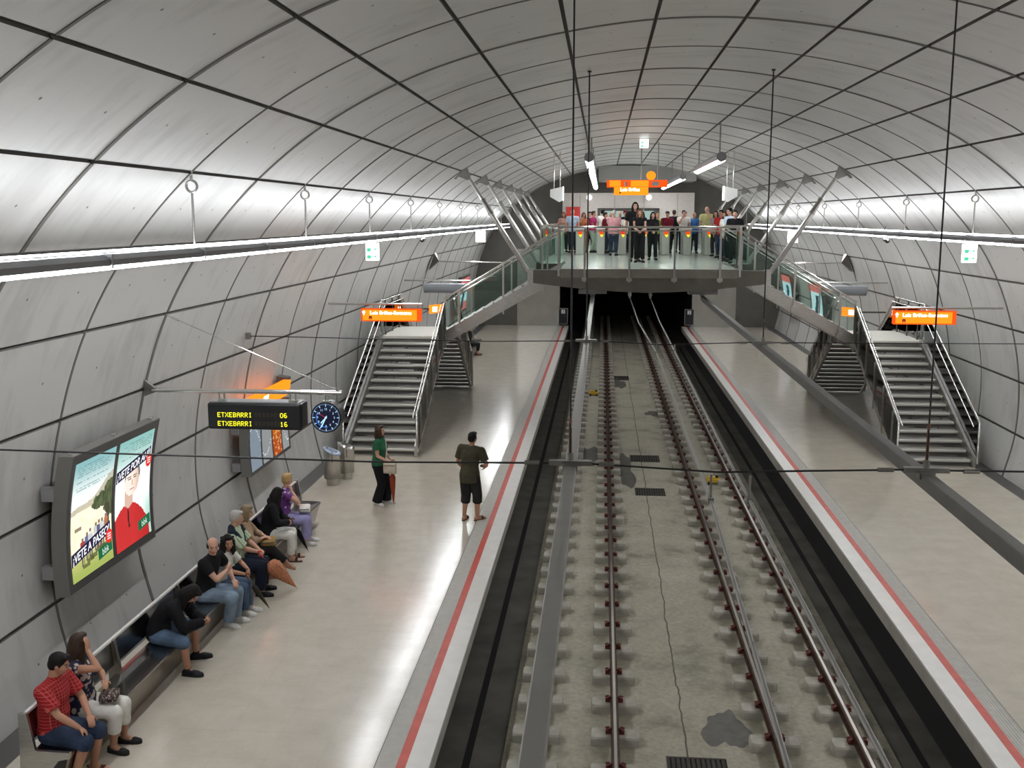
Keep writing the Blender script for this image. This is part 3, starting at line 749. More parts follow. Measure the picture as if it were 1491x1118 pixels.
for side in (-1, 1):
    x = XS(2.55, side)
    t = thing('balustrade', 'short glass balustrade turning back at the stair head of the '+PLS[side], 'balustrade', (x, YF+1.0, MEZ))
    for k, y in enumerate((YF-.26, YF+.45)):
        m = M(); m.bb((x-.028, y-.03, MEZ-.2), (x+.028, y+.03, MEZ+1.18)); mk('post', m, MT['steel'], t)
    m = M(); m.bb((x-.007, YF-.22, MEZ+.03), (x+.007, YF+.45, MEZ+1.08)); mk('glass_panel', m, MT['glass'], t)
    m = M(); m.tube([(x, YF-.3, MEZ+1.19), (x, YF+.5, MEZ+1.19)], .03, 8); mk('handrail', m, MT['chrome'], t)
    x = XS(3.28, side)
    t = thing('balustrade', 'long mezzanine side balustrade behind the stair head of the '+PLS[side], 'balustrade', (x, 44, MEZ))
    for k in range(11):
        y = 33.4+k*2.2
        m = M(); m.bb((x-.028, y-.03, MEZ-.2), (x+.028, y+.03, MEZ+1.18)); mk('post', m, MT['steel'], t)
        if k < 10:
            m = M(); m.bb((x-.007, y+.04, MEZ+.04), (x+.007, y+2.16, MEZ+1.08)); mk('glass_panel', m, MT['glass'], t)
    m = M(); m.tube([(x, 33.3, MEZ+1.19), (x, 55.5, MEZ+1.19)], .03, 8); mk('handrail', m, MT['chrome'], t)
    m = M(); m.tube([(XS(2.5, side), 33.2, MEZ+1.19), (x, 33.2, MEZ+1.19)], .03, 8); m.bb((min(x, XS(2.5, side)), 33.195, MEZ+.05), (max(x, XS(2.5, side)), 33.205, MEZ+1.1), 1); mk('return_panel', m, [MT['chrome'], MT['glass']], t)

# ------------------------------------------------------------------ inclined struts that carry the mezzanine
ORD = ['first', 'second', 'third', 'fourth', 'fifth', 'sixth']
for side in (-1, 1):
    for k in range(6):
        y = ring_y(6+2*k)+.0
        a = V((XS(3.36, side), y, MEZ-.22)); b = V((XS(5.15, side), y, 7.165)); c = V((XS(5.22, side), y, 7.36))
        t = thing('strut', ORD[k]+' steel strut behind the mezzanine front, rising above the '+PLS[side], 'strut', tuple(a))
        d = (b-a).normalized(); L = (b-a).length
        m = M(); m.cyl(a+d*.15, a+d*(L*.64), .074, .074, 12); mk('tube', m, MT['steel'], t)
        m = M(); m.cyl(a+d*(L*.635), a+d*(L*.66), .090, .090, 12); m.cyl(a+d*(L*.66), a+d*(L*.76), .078, .072, 12); m.cyl(a+d*(L*.76), a+d*(L*.785), .088, .088, 12); mk('sleeve', m, MT['steel_dark'], t)
        m = M(); m.cyl(a+d*(L*.78), b, .054, .05, 12); mk('upper_tube', m, MT['steel'], t)
        m = M(); tn = V((-side*.70, 0, .714)).normalized(); vp = V((XS(5.33, side), y, 7.35)); nn = V((-tn.z, 0, tn.x))*(1 if side < 0 else -1)
        for q in (-1, 1): m.prism([b-d*.04+tn*.045+V((0, q*.035-.01, 0)), b-d*.04-tn*.045+V((0, q*.035-.01, 0)), vp-tn*.19+V((0, q*.035-.01, 0)), vp+tn*.19+V((0, q*.035-.01, 0))], (0, .02, 0))
        m.bar(vp-tn*.30, vp+tn*.30, .20, .04, up=(b-vp).normalized()); m.cyl(b+V((0, -.09, 0)), b+V((0, .09, 0)), .05)
        mk('vault_bracket', m, MT['steel_dark'], t)
        m = M(); m.bb((a.x-.09, y-.10, a.z-.20), (a.x+.09, y-.05, a.z+.22)); m.bb((a.x-.09, y+.05, a.z-.20), (a.x+.09, y+.10, a.z+.22)); m.cyl((a.x, y-.13, a.z+.1), (a.x, y+.13, a.z+.1), .07); mk('foot', m, MT['steel'], t)

# ------------------------------------------------------------------ pendant lamps of the concourse
def pendant(x, y0, y1, z, lab):
    t = thing('pendant_lamp', lab, 'lamp', (x, (y0+y1)/2, z))
    m = M(); m.cyl((x, y0, z+.05), (x, y1, z+.05), .135, .135, 16); mk('shade', m, MT['trough'], t)
    m = M()
    n = 10; pts = [(-.105*math.cos(PI*k/n), -.055-.075*math.sin(PI*k/n)) for k in range(n+1)]
    m.prism([(x+px, y0+.012, z+pz+.03) for px, pz in pts], (0, y1-y0-.02, 0)); mk('diffuser', m, MT['pendtube'], t)
    n = max(2, int((y1-y0)/4.95)+1)
    for k in range(n):
        y = y0+.5+k*(y1-y0-1)/(n-1); w = abs(x-CX); zt = 8.77
        for i in range(nj-1):
            (w1, z1), (w2, z2) = JOINTS[i], JOINTS[i+1]
            if w1 <= w <= w2: zt = z1+(z2-z1)*(w-w1)/(w2-w1)
        m = M(); m.cyl((x, y, z+.2), (x, y, zt), .02, n=6); m.tube([(x, y+.07*math.sin(q*PI/5), zt-.35+.07*math.cos(q*PI/5)) for q in range(11)], .015, 6); mk('hanger_rod', m, MT['steel_dark'], t)
pendant(-.40, 28.9, 56.0, 7.62, 'long glowing pendant lamp over the mezzanine, above the bench-side track')
pendant(3.18, 28.9, 36.2, 7.62, 'glowing pendant lamp over the mezzanine front, above the other track')
pendant(3.18, 42.6, 56.3, 7.62, 'second glowing pendant lamp further back, beside the orange signs')
for s, x, dx in ((-1, -1.53, .0), (1, 4.13, 0)):
    t = thing('hanging_light_box', ('wedge-shaped white light box on two rods above the stair head of the ' if s < 0 else 'bright white light box on two rods above the stair head of the ')+PLS[s], 'light box', (x, 34.8, 6.85))
    m = M(); m.prism([(x-.20*s, 34.6, 7.05), (x-.20*s, 34.6, 6.62), (x-.08*s, 34.6, 6.55), (x+.22*s, 34.6, 6.72), (x+.22*s, 34.6, 6.96)], (0, .4, 0)); mk('case', m, MT['white'], t)
    m = M(); xx = x-.205*s; m.bb((min(xx, xx-.012*s), 34.58, 6.60), (max(xx, xx-.012*s), 35.02, 7.06)); mk('lit_face', m, MT['exitwhite'], t)
    for d in (-.1, .1):
        m = M(); m.cyl((x+d, 34.8, 7.0), (x+d, 34.8, 8.2), .016, n=6); mk('hanger_rod', m, MT['steel'], t)

# orange signs that hang over the concourse
def lettered(name, s, size, c, mt, parent, bold=.01, shear=0., yaw=0, flip=False):
    vs, fs = text_shape(s, size, bold, shear); m = M()
    m.add([(c[0]+p.x, c[1], c[2]+p.y) for p in vs], fs); return mk(name, m, mt, parent, fixn=False)
t = thing('hanging_sign', 'long orange lit sign hanging on rods over the concourse, upper one of two', 'sign', (1.2, 38.0, 7.25))
m = M(); m.bb((.12, 38.0, 7.12), (1.45, 38.14, 7.38)); m.bb((1.45, 38.0, 7.12), (2.29, 38.14, 7.38)); mk('lit_case', m, MT['orangedim'], t)
for a_, b_ in ((.22, .62), (.98, 1.62)):
    m = M(); m.bb((a_, 37.985, 7.15), (b_, 37.998, 7.36)); mk('lit_panel', m, MT['orange'], t)
m = M(); m.ell((1.70, 37.98, 7.53), (.17, .06, .16)); mk('lit_disc', m, MT['orange'], t)
m = M(); m.cyl((.80, 37.97, 7.16), (.80, 38, 7.30), .05); m.bb((1.74, 37.985, 7.17), (1.98, 37.998, 7.32)); mk('pictogram', m, MT['midgrey'], t)
for x in (1.35, 1.95):
    m = M(); m.cyl((x, 38.07, 7.38), (x, 38.07, 8.72), .018, n=6); mk('hanger_rod', m, MT['steel_dark'], t)
t = thing('hanging_sign', 'bright orange lit sign with white lettering over the concourse, lower one of two', 'sign', (1.0, 37.7, 7.0))
m = M(); m.bb((.38, 37.7, 6.84), (1.60, 37.84, 7.13)); mk('lit_case', m, MT['orange'], t)
lettered('lettering', 'Luis Briñas', .16, (.95, 37.69, 7.03), MT['signwhite'], t)
m = M(); m.box((.60, 37.69, 6.92), (.07, .01, .05)); mk('pictogram', m, MT['signbrown'], t)
exit_sign(1.40, 37.2, 8.60, .30, .30, 'green and white exit sign hanging high over the concourse', rods=8.72)

# ------------------------------------------------------------------ ticket gates
MT['gate'] = mat('gate_pale_steel', (.60, .58, .55), .35, .2)
gx = [-1.72, -.90, -.07, .77, 1.62, 2.46, 3.30, 4.14]
GL = ['first', 'second', 'third', 'fourth', 'fifth', 'sixth', 'seventh', 'eighth']
for k, x in enumerate(gx):
    t = thing('ticket_gate', GL[k]+' grey ticket gate across the mezzanine, counted from the bench side', 'ticket gate', (x, 41.6, MEZ), 'ticket gates on the mezzanine')
    m = M(); m.bb((x-.155, 41.1, MEZ+.004), (x+.155, 42.6, MEZ+1.0)); mk('cabinet', m, MT['gate'], t, bevel=.03)
    m = M(); m.bb((x-.175, 41.05, MEZ+1.0), (x+.175, 42.65, MEZ+1.06)); mk('top', m, MT['white'], t, bevel=.015)
    m = M(); m.bb((x-.07, 41.085, MEZ+.80), (x+.10, 41.099, MEZ+.96)); mk('red_light', m, MT['orangedim'] if k not in (3,) else MT['ledred'], t)
    m = M(); m.add([(x-.04, 41.08, MEZ+.79), (x+.10, 41.08, MEZ+.79), (x+.03, 41.08, MEZ+.69)], [(0, 1, 2)]); mk('green_arrow', m, MT['led'], t)
    if k < 7:
        m = M(); m.bb((x+.16, 41.75, MEZ+.25), (x+.42, 41.77, MEZ+.95)); mk('glass_flap', m, MT['glass'], t)
# things on the end wall of the concourse
t = thing('poster', 'red poster with white lines on the concourse wall behind the crowd', 'poster', (-1.75, 56.9, 6.0))
m = M(); m.bb((-2.0, 56.93, 5.1), (-1.25, 56.99, 6.62)); mk('sheet', m, MT['signred'], t)
m = M(); m.bb((-1.9, 56.92, 6.02), (-1.45, 56.93, 6.12)); m.bb((-1.9, 56.92, 5.85), (-1.55, 56.93, 5.93)); mk('lettering', m, MT['white'], t)
t = thing('display_screen', 'pale green screen panel in a dark frame behind the crowd', 'screen', (1.4, 57.2, 6.0))
m = M(); m.bb((-.30, 57.22, 5.2), (3.05, 57.34, 6.54)); mk('frame', m, MT['darkgrey'], t)
m = M(); m.bb((-.15, 57.20, 5.2), (1.25, 57.22, 6.40)); mk('screen', m, emit('screen_pale', (.35, .48, .44), .7), t)
m = M(); m.bb((1.9, 57.20, 5.2), (2.75, 57.22, 6.40)); mk('screen', m, bpy.data.materials['screen_pale'], t)
for x, lab in ((-.75, 'round white globe imitating a light reflection on the concourse wall by the red poster'), (2.45, 'round white globe imitating a light reflection on the concourse wall beside the dark screen frame')):
    t = thing('reflection_spot', lab, 'lamp', (x, 56.8, 7.15)); m = M(); m.ell((x, 56.75, 7.12), .16, nu=16, nv=12); mk('globe', m, emit('reflection_glow', (1, .98, .93), 1.0), t); m = M(); m.cyl((x, 56.8, 7.12), (x, 57.0, 7.12), .09); mk('base', m, MT['steel'], t)  # glowing globe added for a light spot mirrored in the wall
# ------------------------------------------------------------------ benches
def bench(y0, y1, lab, side=-1):
    xf, xb = XS(6.86, side), XS(7.32, side); sg = -side     # front edge and back of the seat
    t = thing('bench', lab, 'bench', (xf, (y0+y1)/2, 0))
    X = lambda d: xb+sg*d            # distance in front of the seat's back edge
    m = M()
    m.prism([(X(.03), y0, .43), (X(.20), y0, .415), (X(.42), y0, .445), (X(.462), y0, .45), (X(.465), y0, .425), (X(.42), y0, .41), (X(.20), y0, .385), (X(.03), y0, .40)], (0, y1-y0, 0))
    mk('seat', m, MT['seat'], t)
    m = M()
    m.prism([(X(.462), y0, .446), (X(.474), y0, .43), (X(.36), y0, .05), (X(.34), y0, .05), (X(.44), y0, .42)], (0, y1-y0, 0)); mk('front_apron', m, MT['apron'], t)
    m = M()
    m.prism([(X(.0), y0, .54), (X(-.035), y0, .85), (X(-.01), y0, .86), (X(.022), y0, .545)], (0, y1-y0, 0)); mk('backrest', m, MT['seatback'], t)
    m = M(); m.prism([(X(-.045), y0, .845), (X(-.04), y0, .872), (X(.0), y0, .872), (X(.002), y0, .845)], (0, y1-y0, 0)); mk('back_rim', m, MT['rimpale'], t)
    n = max(2, round((y1-y0)/1.95))
    for k in range(1, n):
        y = y0+(y1-y0)*k/n
        m = M(); m.prism([(X(.10), y-.03, .42), (X(.03), y-.03, .86), (X(-.05), y-.03, .86), (X(-.06), y-.03, .30), (X(-.03), y-.03, .004), (X(.10), y-.03, .004)], (0, .06, 0)); mk('bracket', m, MT['apron'], t)
    for y in (y0-.05, y1):
        m = M(); m.prism([(X(-.06), y, .89), (X(.03), y, .89), (X(.10), y, .475), (X(.48), y, .465), (X(.48), y, .40), (X(.35), y, .37), (X(.15), y, .10), (X(.12), y, .004), (X(-.10), y, .004), (X(-.07), y, .40)], (0, .05, 0)); mk('end_panel', m, MT['steel'], t, bevel=.006)
    m = M(); m.bb((min(X(-.12), X(.2)), y0, -.0), (max(X(-.12), X(.2)), y1, .05)); mk('plinth', m, MT['darkgrey'], t)
MT['rimpale'] = mat('bench_rim_steel', (.72, .71, .69), .5, .4)
MT['seat'] = mat('bench_seat_steel', (.33, .32, .31), .24, 1., var=.1, vscale=2)
MT['seatback'] = mat('bench_back_steel', (.24, .23, .22), .22, 1., var=.1, vscale=2)
MT['apron'] = mat('bench_apron_steel', (.33, .30, .26), .34, 1., var=.1, vscale=2)
bench(9.72, 19.5, 'long dark steel bench against the curved wall under the lit posters')
bench(39.0, 47.5, 'dark steel bench half hidden behind the stairs at the far end')

# ------------------------------------------------------------------ wall cases that follow the curve of the wall
def case_x(z, off=.38): return CX-(8.525-.09*(z-1.6)**2-off)
def curved_case(t, y0, y1, z0, z1, off=.38, depth=.20):
    """shell of a light box that follows the wall between two heights"""
    n = 8; front = []; back = []
    for k in range(n+1):
        z = z0+(z1-z0)*k/n; front.append((case_x(z, off), z)); back.append((case_x(z, off-depth), z))
    m = M(); m.prism([(x, y0, z) for x, z in front]+[(x, y0, z) for x, z in reversed(back)], (0, y1-y0, 0)); mk('case', m, MT['casegrey'], t)
MT['casegrey'] = mat('case_grey_paint', (.085, .083, .08), .4, .2)
MT['caseside'] = mat('case_side_paint', (.20, .195, .18), .45, .2)
# printed picture of a back-lit poster: (u, v) from the lower left corner, v up
def sm(e0, e1, x):
    t = max(0., min(1., (x-e0)/(e1-e0))); return t*t*(3-2*t)
def mixc(a, b, t): return tuple(x+(y-x)*t for x, y in zip(a, b))
def hsh(a, b): return math.modf(abs(math.sin(a*127.1+b*311.7)*43758.5))[0]
def vno(x, y):
    i, j = math.floor(x), math.floor(y); fx, fy = x-i, y-j; fx = fx*fx*(3-2*fx); fy = fy*fy*(3-2*fy)
    return (hsh(i, j)*(1-fx)+hsh(i+1, j)*fx)*(1-fy)+(hsh(i, j+1)*(1-fx)+hsh(i+1, j+1)*fx)*fy
def fbm(x, y): return .5*vno(x, y)+.3*vno(2.1*x+7, 2.1*y)+.2*vno(4.3*x, 4.3*y+3)
def lines_of_print(u, v, rows):
    for (vv, u0, u1) in rows:
        if abs(v-vv) < .0045 and u0 < u < u1 and hsh(math.floor(u*45), round(vv*100)) > .3: return True
    return False
def meadow(u, v):
    c = mixc((1.25, 1.3, 1.25), (.30, .58, .60), sm(.60, 1.0, v))
    hill = .60+.20*u*u+.015*math.sin(9*u)
    if v < hill: c = mixc((.66, .60, .47), (.80, .73, .52), fbm(u*7, v*9)); c = mixc(c, (.55, .55, .50), .5*sm(.4, 1, u))
    if v < .555+.02*math.sin(5*u): c = mixc((1.05, .98, .70), (1.3, 1.25, 1.0), fbm(u*9, v*14))
    if v < .30: c = mixc(c, (.62, .64, .22), sm(.30, .12, v))
    if v < .16: c = mixc(c, (.40, .52, .12), sm(.16, .02, v)*.8)
    t = fbm(u*14, v*16)
    for (cu, cv, ru, rv) in ((.80, .585, .30, .085), (.96, .64, .24, .10), (.97, .50, .20, .12), (.66, .555, .20, .055)):
        if ((u-cu)/ru)**2+((v-cv)/rv)**2 < .72+.75*(t-.5): c = mixc((.03, .05, .03), (.22, .26, .12), t*.9)
    if .86 < u < .93 and .34 < v < .52: c = (.10, .08, .06)
    for k, (pu, h, col) in enumerate(((.27, .30, (.55, .08, .06)), (.38, .33, (.20, .22, .42)), (.46, .345, (.85, .86, .9)), (.60, .37, (.9, .9, .92)), (.68, .375, (.16, .16, .28)), (.76, .38, (.85, .84, .8)), (.86, .40, (.65, .25, .12)))):
        if abs(u-pu) < .052 and h-.085 < v < h: c = mixc(col, (.1, .08, .08), .25*hsh(k, math.floor(v*60)))
        if abs(u-pu) < .026 and h < v < h+.032: c = (.35, .22, .16)
        for d in (-.025, .02):
            if abs(u-pu-d) < .013 and h-.21 < v < h-.085: c = (.20, .15, .13)
        if abs(u-pu-.07) < .085 and abs(v-(h-.215)) < .016: c = mixc(c, (.10, .12, .04), .8)
    if abs(u-.17) < .08 and abs(v-.425) < .016: c = (.38, .30, .22)
    if lines_of_print(u, v, [(.955-.021*k, .08, .95-.25*hsh(k, 2)) for k in range(7)]+[(.775, .08, .9), (.755, .08, .7)]): c = mixc(c, (.16, .30, .32), .65)
    return c
def portrait(u, v):
    c = mixc((1.25, 1.35, 1.3), (.32, .62, .58), sm(.50, 1.0, v)); c = mixc(c, (.40, .70, .58), .8*sm(.6, 1, u)*sm(.55, .2, v))
    if v < .40-.30*((u-.36)/.62)**2 and u < .93:
        c = mixc((.74, .05, .05), (.55, .03, .03), sm(.4, .9, u)*.6+.3*fbm(u*6, v*6))
    if abs(u-.38) < .12*(1-.0*(v-.36)) and .345+.35*abs(u-.38) < v < .52: c = (.83, .58, .46)
    if ((u-.46)/.205)**2+((v-.590)/.135)**2 < 1:
        c = mixc((1.2, 1.0, .88), (.85, .62, .50), sm(.42, .68, u))
        if abs(v-.615) < .007 and (.34 < u < .43 or .50 < u < .58): c = (.16, .10, .08)
        if abs(v-.632) < .006 and (.32 < u < .44 or .49 < u < .60): c = (.25, .18, .14)
        if abs(v-.515) < .006 and .40 < u < .53: c = (.62, .28, .26)
        if abs(u-.47) < .012 and .545 < v < .60: c = (.78, .54, .44)
    if ((u-.47)/.215)**2+((v-.635)/.125)**2 < 1 and (v > .695-.25*(u-.45)**2 or ((u-.46)/.19)**2+((v-.6)/.15)**2 > 1) and v > .60: c = mixc((.20, .16, .14), (.36, .31, .28), fbm(u*30, v*30))
    for k in range(6):
        if abs(u-.36-.004*k) < .022 and abs(v-.335+.03*k) < .014: c = (.10, .03, .03)
    if lines_of_print(u, v, [(.955-.021*k, .1+.3*hsh(k, 5), .93) for k in range(7)]+[(.79, .25, .9)]): c = mixc(c, (.16, .30, .28), .65)
    return c
def printed(name):
    m, nt, out = new_mat(name); e = nt.nodes.new('ShaderNodeEmission'); a = nt.nodes.new('ShaderNodeVertexColor'); a.layer_name = 'print'
    nt.links.new(a.outputs[0], e.inputs[0]); e.inputs[1].default_value = .66; nt.links.new(e.outputs[0], out.inputs[0]); return m
MT['print'] = printed('backlit_print')
def picture(name, fn, t, y0, y1, z0, z1, off, nu, nv):
    m = M(); vs = []
    for j in range(nv+1):
        z = z0+(z1-z0)*j/nv
        for i in range(nu+1): vs.append((case_x(z, off), y0+(y1-y0)*i/nu, z))
    m.add(vs, [(j*(nu+1)+i, j*(nu+1)+i+1, (j+1)*(nu+1)+i+1, (j+1)*(nu+1)+i) for j in range(nv) for i in range(nu)])
    o = mk(name, m, MT['print'], t, fixn=False)
    ca = o.data.color_attributes.new('print', 'FLOAT_COLOR', 'CORNER'); k = 0; buf = []
    for j in range(nv):
        for i in range(nu):
            c = fn((i+.5)/nu, (j+.5)/nv); buf += [c[0], c[1], c[2], 1.]*4
    ca.data.foreach_set('color', buf); return o
def on_case(vs, yc, zc, off): return [(case_x(zc+p.y, off), yc+p.x, zc+p.y) for p in vs]
def strip_poly(y0, y1, z0, z1, slope, off, n=10):
    vs = []
    for i in range(n+1):
        y = y0+(y1-y0)*i/n
        for z in (z0, z1): zz = z+slope*(y-(y0+y1)/2); vs.append((case_x(zz, off), y, zz))
    return vs, [(2*i, 2*i+2, 2*i+3, 2*i+1) for i in range(n)]
PY0, PY1, PZ0, PZ1 = 12.22, 14.80, 1.19, 3.04
t = thing('poster_case', 'large curved light box with two back-lit posters, on the wall above the bench', 'light box', (case_x(2.1), 13.5, PZ0))
curved_case(t, PY0, PY1, PZ0, PZ1, depth=.17)
ym = (PY0+PY1)/2
for y in (PY0-.012, PY1+.0):
    m = M(); n = 8
    fr = [(case_x(PZ0+(PZ1-PZ0)*k/n, .385), PZ0+(PZ1-PZ0)*k/n) for k in range(n+1)]; bk = [(case_x(z, .19), z) for x, z in fr]
    m.prism([(x, y, z) for x, z in fr]+[(x, y, z) for x, z in reversed(bk)], (0, .012, 0)); mk('side_plate', m, MT['caseside'], t)
for z in (PZ0-.012, PZ1):
    m = M(); x0, x1 = case_x(z, .19), case_x(z, .385); m.bb((x0, PY0-.012, z), (x1, PY1+.012, z+.012)); mk('top_plate' if z > 2 else 'bottom_plate', m, MT['caseside'], t)
for y in (PY0+.12, ym, PY1-.12):
    m = M(); m.bb((case_x(PZ1, .27), y-.05, PZ1+.012), (case_x(PZ1, .33), y+.05, PZ1+.04)); m.cyl((case_x(PZ1, .3), y, PZ1+.02), (case_x(PZ1, .3), y, PZ1+.065), .016); mk('lug', m, MT['chrome'], t)
for z in (1.5, 2.55):
    for y in (PY0-.02, PY1-.1):
        m = M(); m.bb((CX-wall_w(z)+.03, y, z-.09), (case_x(z, .20), y+.10, z+.09)); mk('wall_bracket', m, MT['midgrey'], t)
for k, (a, b, fn) in enumerate(((PY0+.11, ym-.055, meadow), (ym+.055, PY1-.11, portrait))):
    z0, z1 = PZ0+.12, PZ1-.12
    pic = picture('poster_picture', fn, t, a, b, z0, z1, .386, 64, 100)
    yc = (a+b)/2
    vz = .24 if k == 0 else .735
    zc = z0+vz*(z1-z0); sl = .16
    vs, fs = strip_poly(a+.0, b-.05, zc-.085, zc+.085, sl, .389); m = M(); m.add(vs, fs); mk('title_band', m, emit('title_band', (.02, .018, .05), 1.0), pic, fixn=False)
    tv, tf = text_shape('¡VETE A PASEO!' if k == 0 else '¡VETE POR AHÍ!', .158, .014, .12)
    kx = (b-a)*.90/(max(p.x for p in tv)-min(p.x for p in tv))
    m = M(); m.add(on_case([V((p.x*kx-.03, p.y+sl*(p.x*kx-.03))) for p in tv], yc, zc-.004, .392), tf); mk('title', m, emit('title_white', (1, 1, 1), .85), pic, fixn=False)
    m = M(); cy, cz = b-.10, zc-.04; n = 24
    m.add([(case_x(cz, .394), cy, cz)]+[(case_x(cz+.10*math.sin(2*PI*q/n), .394), cy+.10*math.cos(2*PI*q/n), cz+.10*math.sin(2*PI*q/n)) for q in range(n)], [(0, 1+q, 1+(q+1) % n) for q in range(n)]); mk('red_badge', m, emit('badge_red', (.85, .035, .025), .75), pic, fixn=False)
    m = M()
    for q in range(3):
        zz = cz+.035-.035*q; m.add([(case_x(z_, .397), y_, z_) for y_, z_ in ((cy-.055, zz-.01), (cy+.05, zz-.01), (cy+.05, zz+.01), (cy-.055, zz+.01))], [(0, 1, 2, 3)])
    mk('badge_lines', m, emit('badge_white', (1, .8, .8), .7), pic, fixn=False)
    gz = z0+(.115 if k == 0 else .135)*(z1-z0)
    vs, fs = strip_poly(b-.42, b-.02, gz-.075, gz+.075, .10, .389); m = M(); m.add(vs, fs); mk('bank_label', m, emit('label_green', (.02, .16, .07), .7), pic, fixn=False)
    tv, tf = text_shape('bbk', .13, .006, .05); m = M(); m.add(on_case([V((p.x, p.y+.1*p.x)) for p in tv], b-.22, gz-.005, .392), tf); mk('bank_letters', m, emit('letters_pale', (.75, .92, .80), .7), pic, fixn=False)

# information board with an orange header further along the wall
t = thing('information_board', 'grey map board with a bright orange header on the wall behind the train display', 'information board', (case_x(1.7), 20.5, 1.05))
iy0, iy1, iz0, iz1 = 19.15, 21.75, 1.02, 2.16
curved_case(t, iy0, iy1, iz0, iz1, depth=.17)
for y in (iy0-.012, iy1):
    m = M(); m.prism([(case_x(iz0, .385), y, iz0), (case_x(1.6, .385), y, 1.6), (case_x(iz1, .385), y, iz1), (case_x(iz1, .2), y, iz1), (case_x(1.6, .2), y, 1.6), (case_x(iz0, .2), y, iz0)], (0, .012, 0)); mk('side_plate', m, MT['caseside'], t)
for z in (1.2, 1.95):
    m = M(); m.bb((CX-wall_w(z)+.03, iy0-.02, z-.08), (case_x(z, .2), iy0+.08, z+.08)); mk('wall_bracket', m, MT['midgrey'], t)
def mapfn(seed, tint):
    def f(u, v):
        c = mixc(tint, (.50, .55, .58), .5*fbm(u*6+seed, v*14)); c = tuple(.62*q for q in c)
        if abs(v-.5-.35*math.sin(seed+u*2.2)) < .012: c = (.75, .78, .8)
        if v > .88 and seed < 2: c = (.62, .10, .02)
        if hsh(math.floor(u*10)+seed, math.floor(v*40)) > .86: c = mixc(c, (.25, .28, .3), .5)
        return c
    return f
def orangefn(u, v):
    c = mixc((.60, .17, .015), (.48, .09, .02), sm(.6, .3, v))
    if hsh(math.floor(u*8), math.floor(v*30)) > .75: c = mixc(c, (.95, .55, .25), .6)
    return c
spl = [(19.24, 19.86, mapfn(1, (.36, .47, .58))), (19.95, 20.55, mapfn(4, (.50, .52, .52))), (20.63, 21.17, orangefn), (21.25, 21.68, mapfn(9, (.55, .56, .55)))]
for a, b, fn in spl: picture('map_sheet', fn, t, a, b, iz0+.07, iz1-.05, .387, 14, 34)
m = M(); m.prism([(case_x(2.24, .39), iy0+.2, 2.24), (case_x(2.55, .39), iy0+.2, 2.55), (case_x(2.55, .22), iy0+.2, 2.55), (case_x(2.24, .22), iy0+.2, 2.24)], (0, iy1-iy0-.2, 0)); hd = mk('lit_header', m, MT['orange'], t)
m = M(); m.add([(case_x(z, .393), y, z) for y, z in ((19.95, 2.30), (20.25, 2.30), (20.25, 2.48), (19.95, 2.48))], [(0, 1, 2, 3)]); mk('white_symbol', m, MT['signwhite'], hd, fixn=False)
m = M(); m.prism([(case_x(2.6, .30), iy1+.02, 2.58), (case_x(2.3, .30), iy1+.02, 2.25), (case_x(2.3, .05), iy1+.02, 2.30), (case_x(2.6, .05), iy1+.02, 2.62)], (0, .25, 0)); mk('end_bracket', m, MT['darkgrey'], t)
for s, yy in ((-1, 36.0), (1, 36.0)):
    zc = 2.86; xx = XS(7.3, s)
    t = thing('wall_sign', 'small orange lit wall sign with a white symbol behind the landing of the '+PL[s], 'sign', (xx, yy, zc))
    m = M(); a = V((xx, yy-.25, 0)); b = V((xx-s*.38, yy+.25, 0)); m.prism([(a.x, a.y, zc-.15), (b.x, b.y, zc-.15), (b.x, b.y, zc+.15), (a.x, a.y, zc+.15)], (.05*s, .04, 0)); mk('lit_case', m, MT['orange'], t)
    m = M(); p, q = a.lerp(b, .18), a.lerp(b, .52); e = V((-s*.004, -.006, 0)); m.prism([(p.x+e.x, p.y+e.y, zc-.09), (q.x+e.x, q.y+e.y, zc-.09), (q.x+e.x, q.y+e.y, zc+.08), (p.x+e.x, p.y+e.y, zc+.08)], (s*.003, .003, 0)); mk('white_symbol', m, MT['signwhite'], t)
    m = M(); m.bar((xx+.04*s, yy, zc), (XS(wall_w(zc)-.05, s), yy, zc), .05, .05); mk('arm', m, MT['darkgrey'], t)

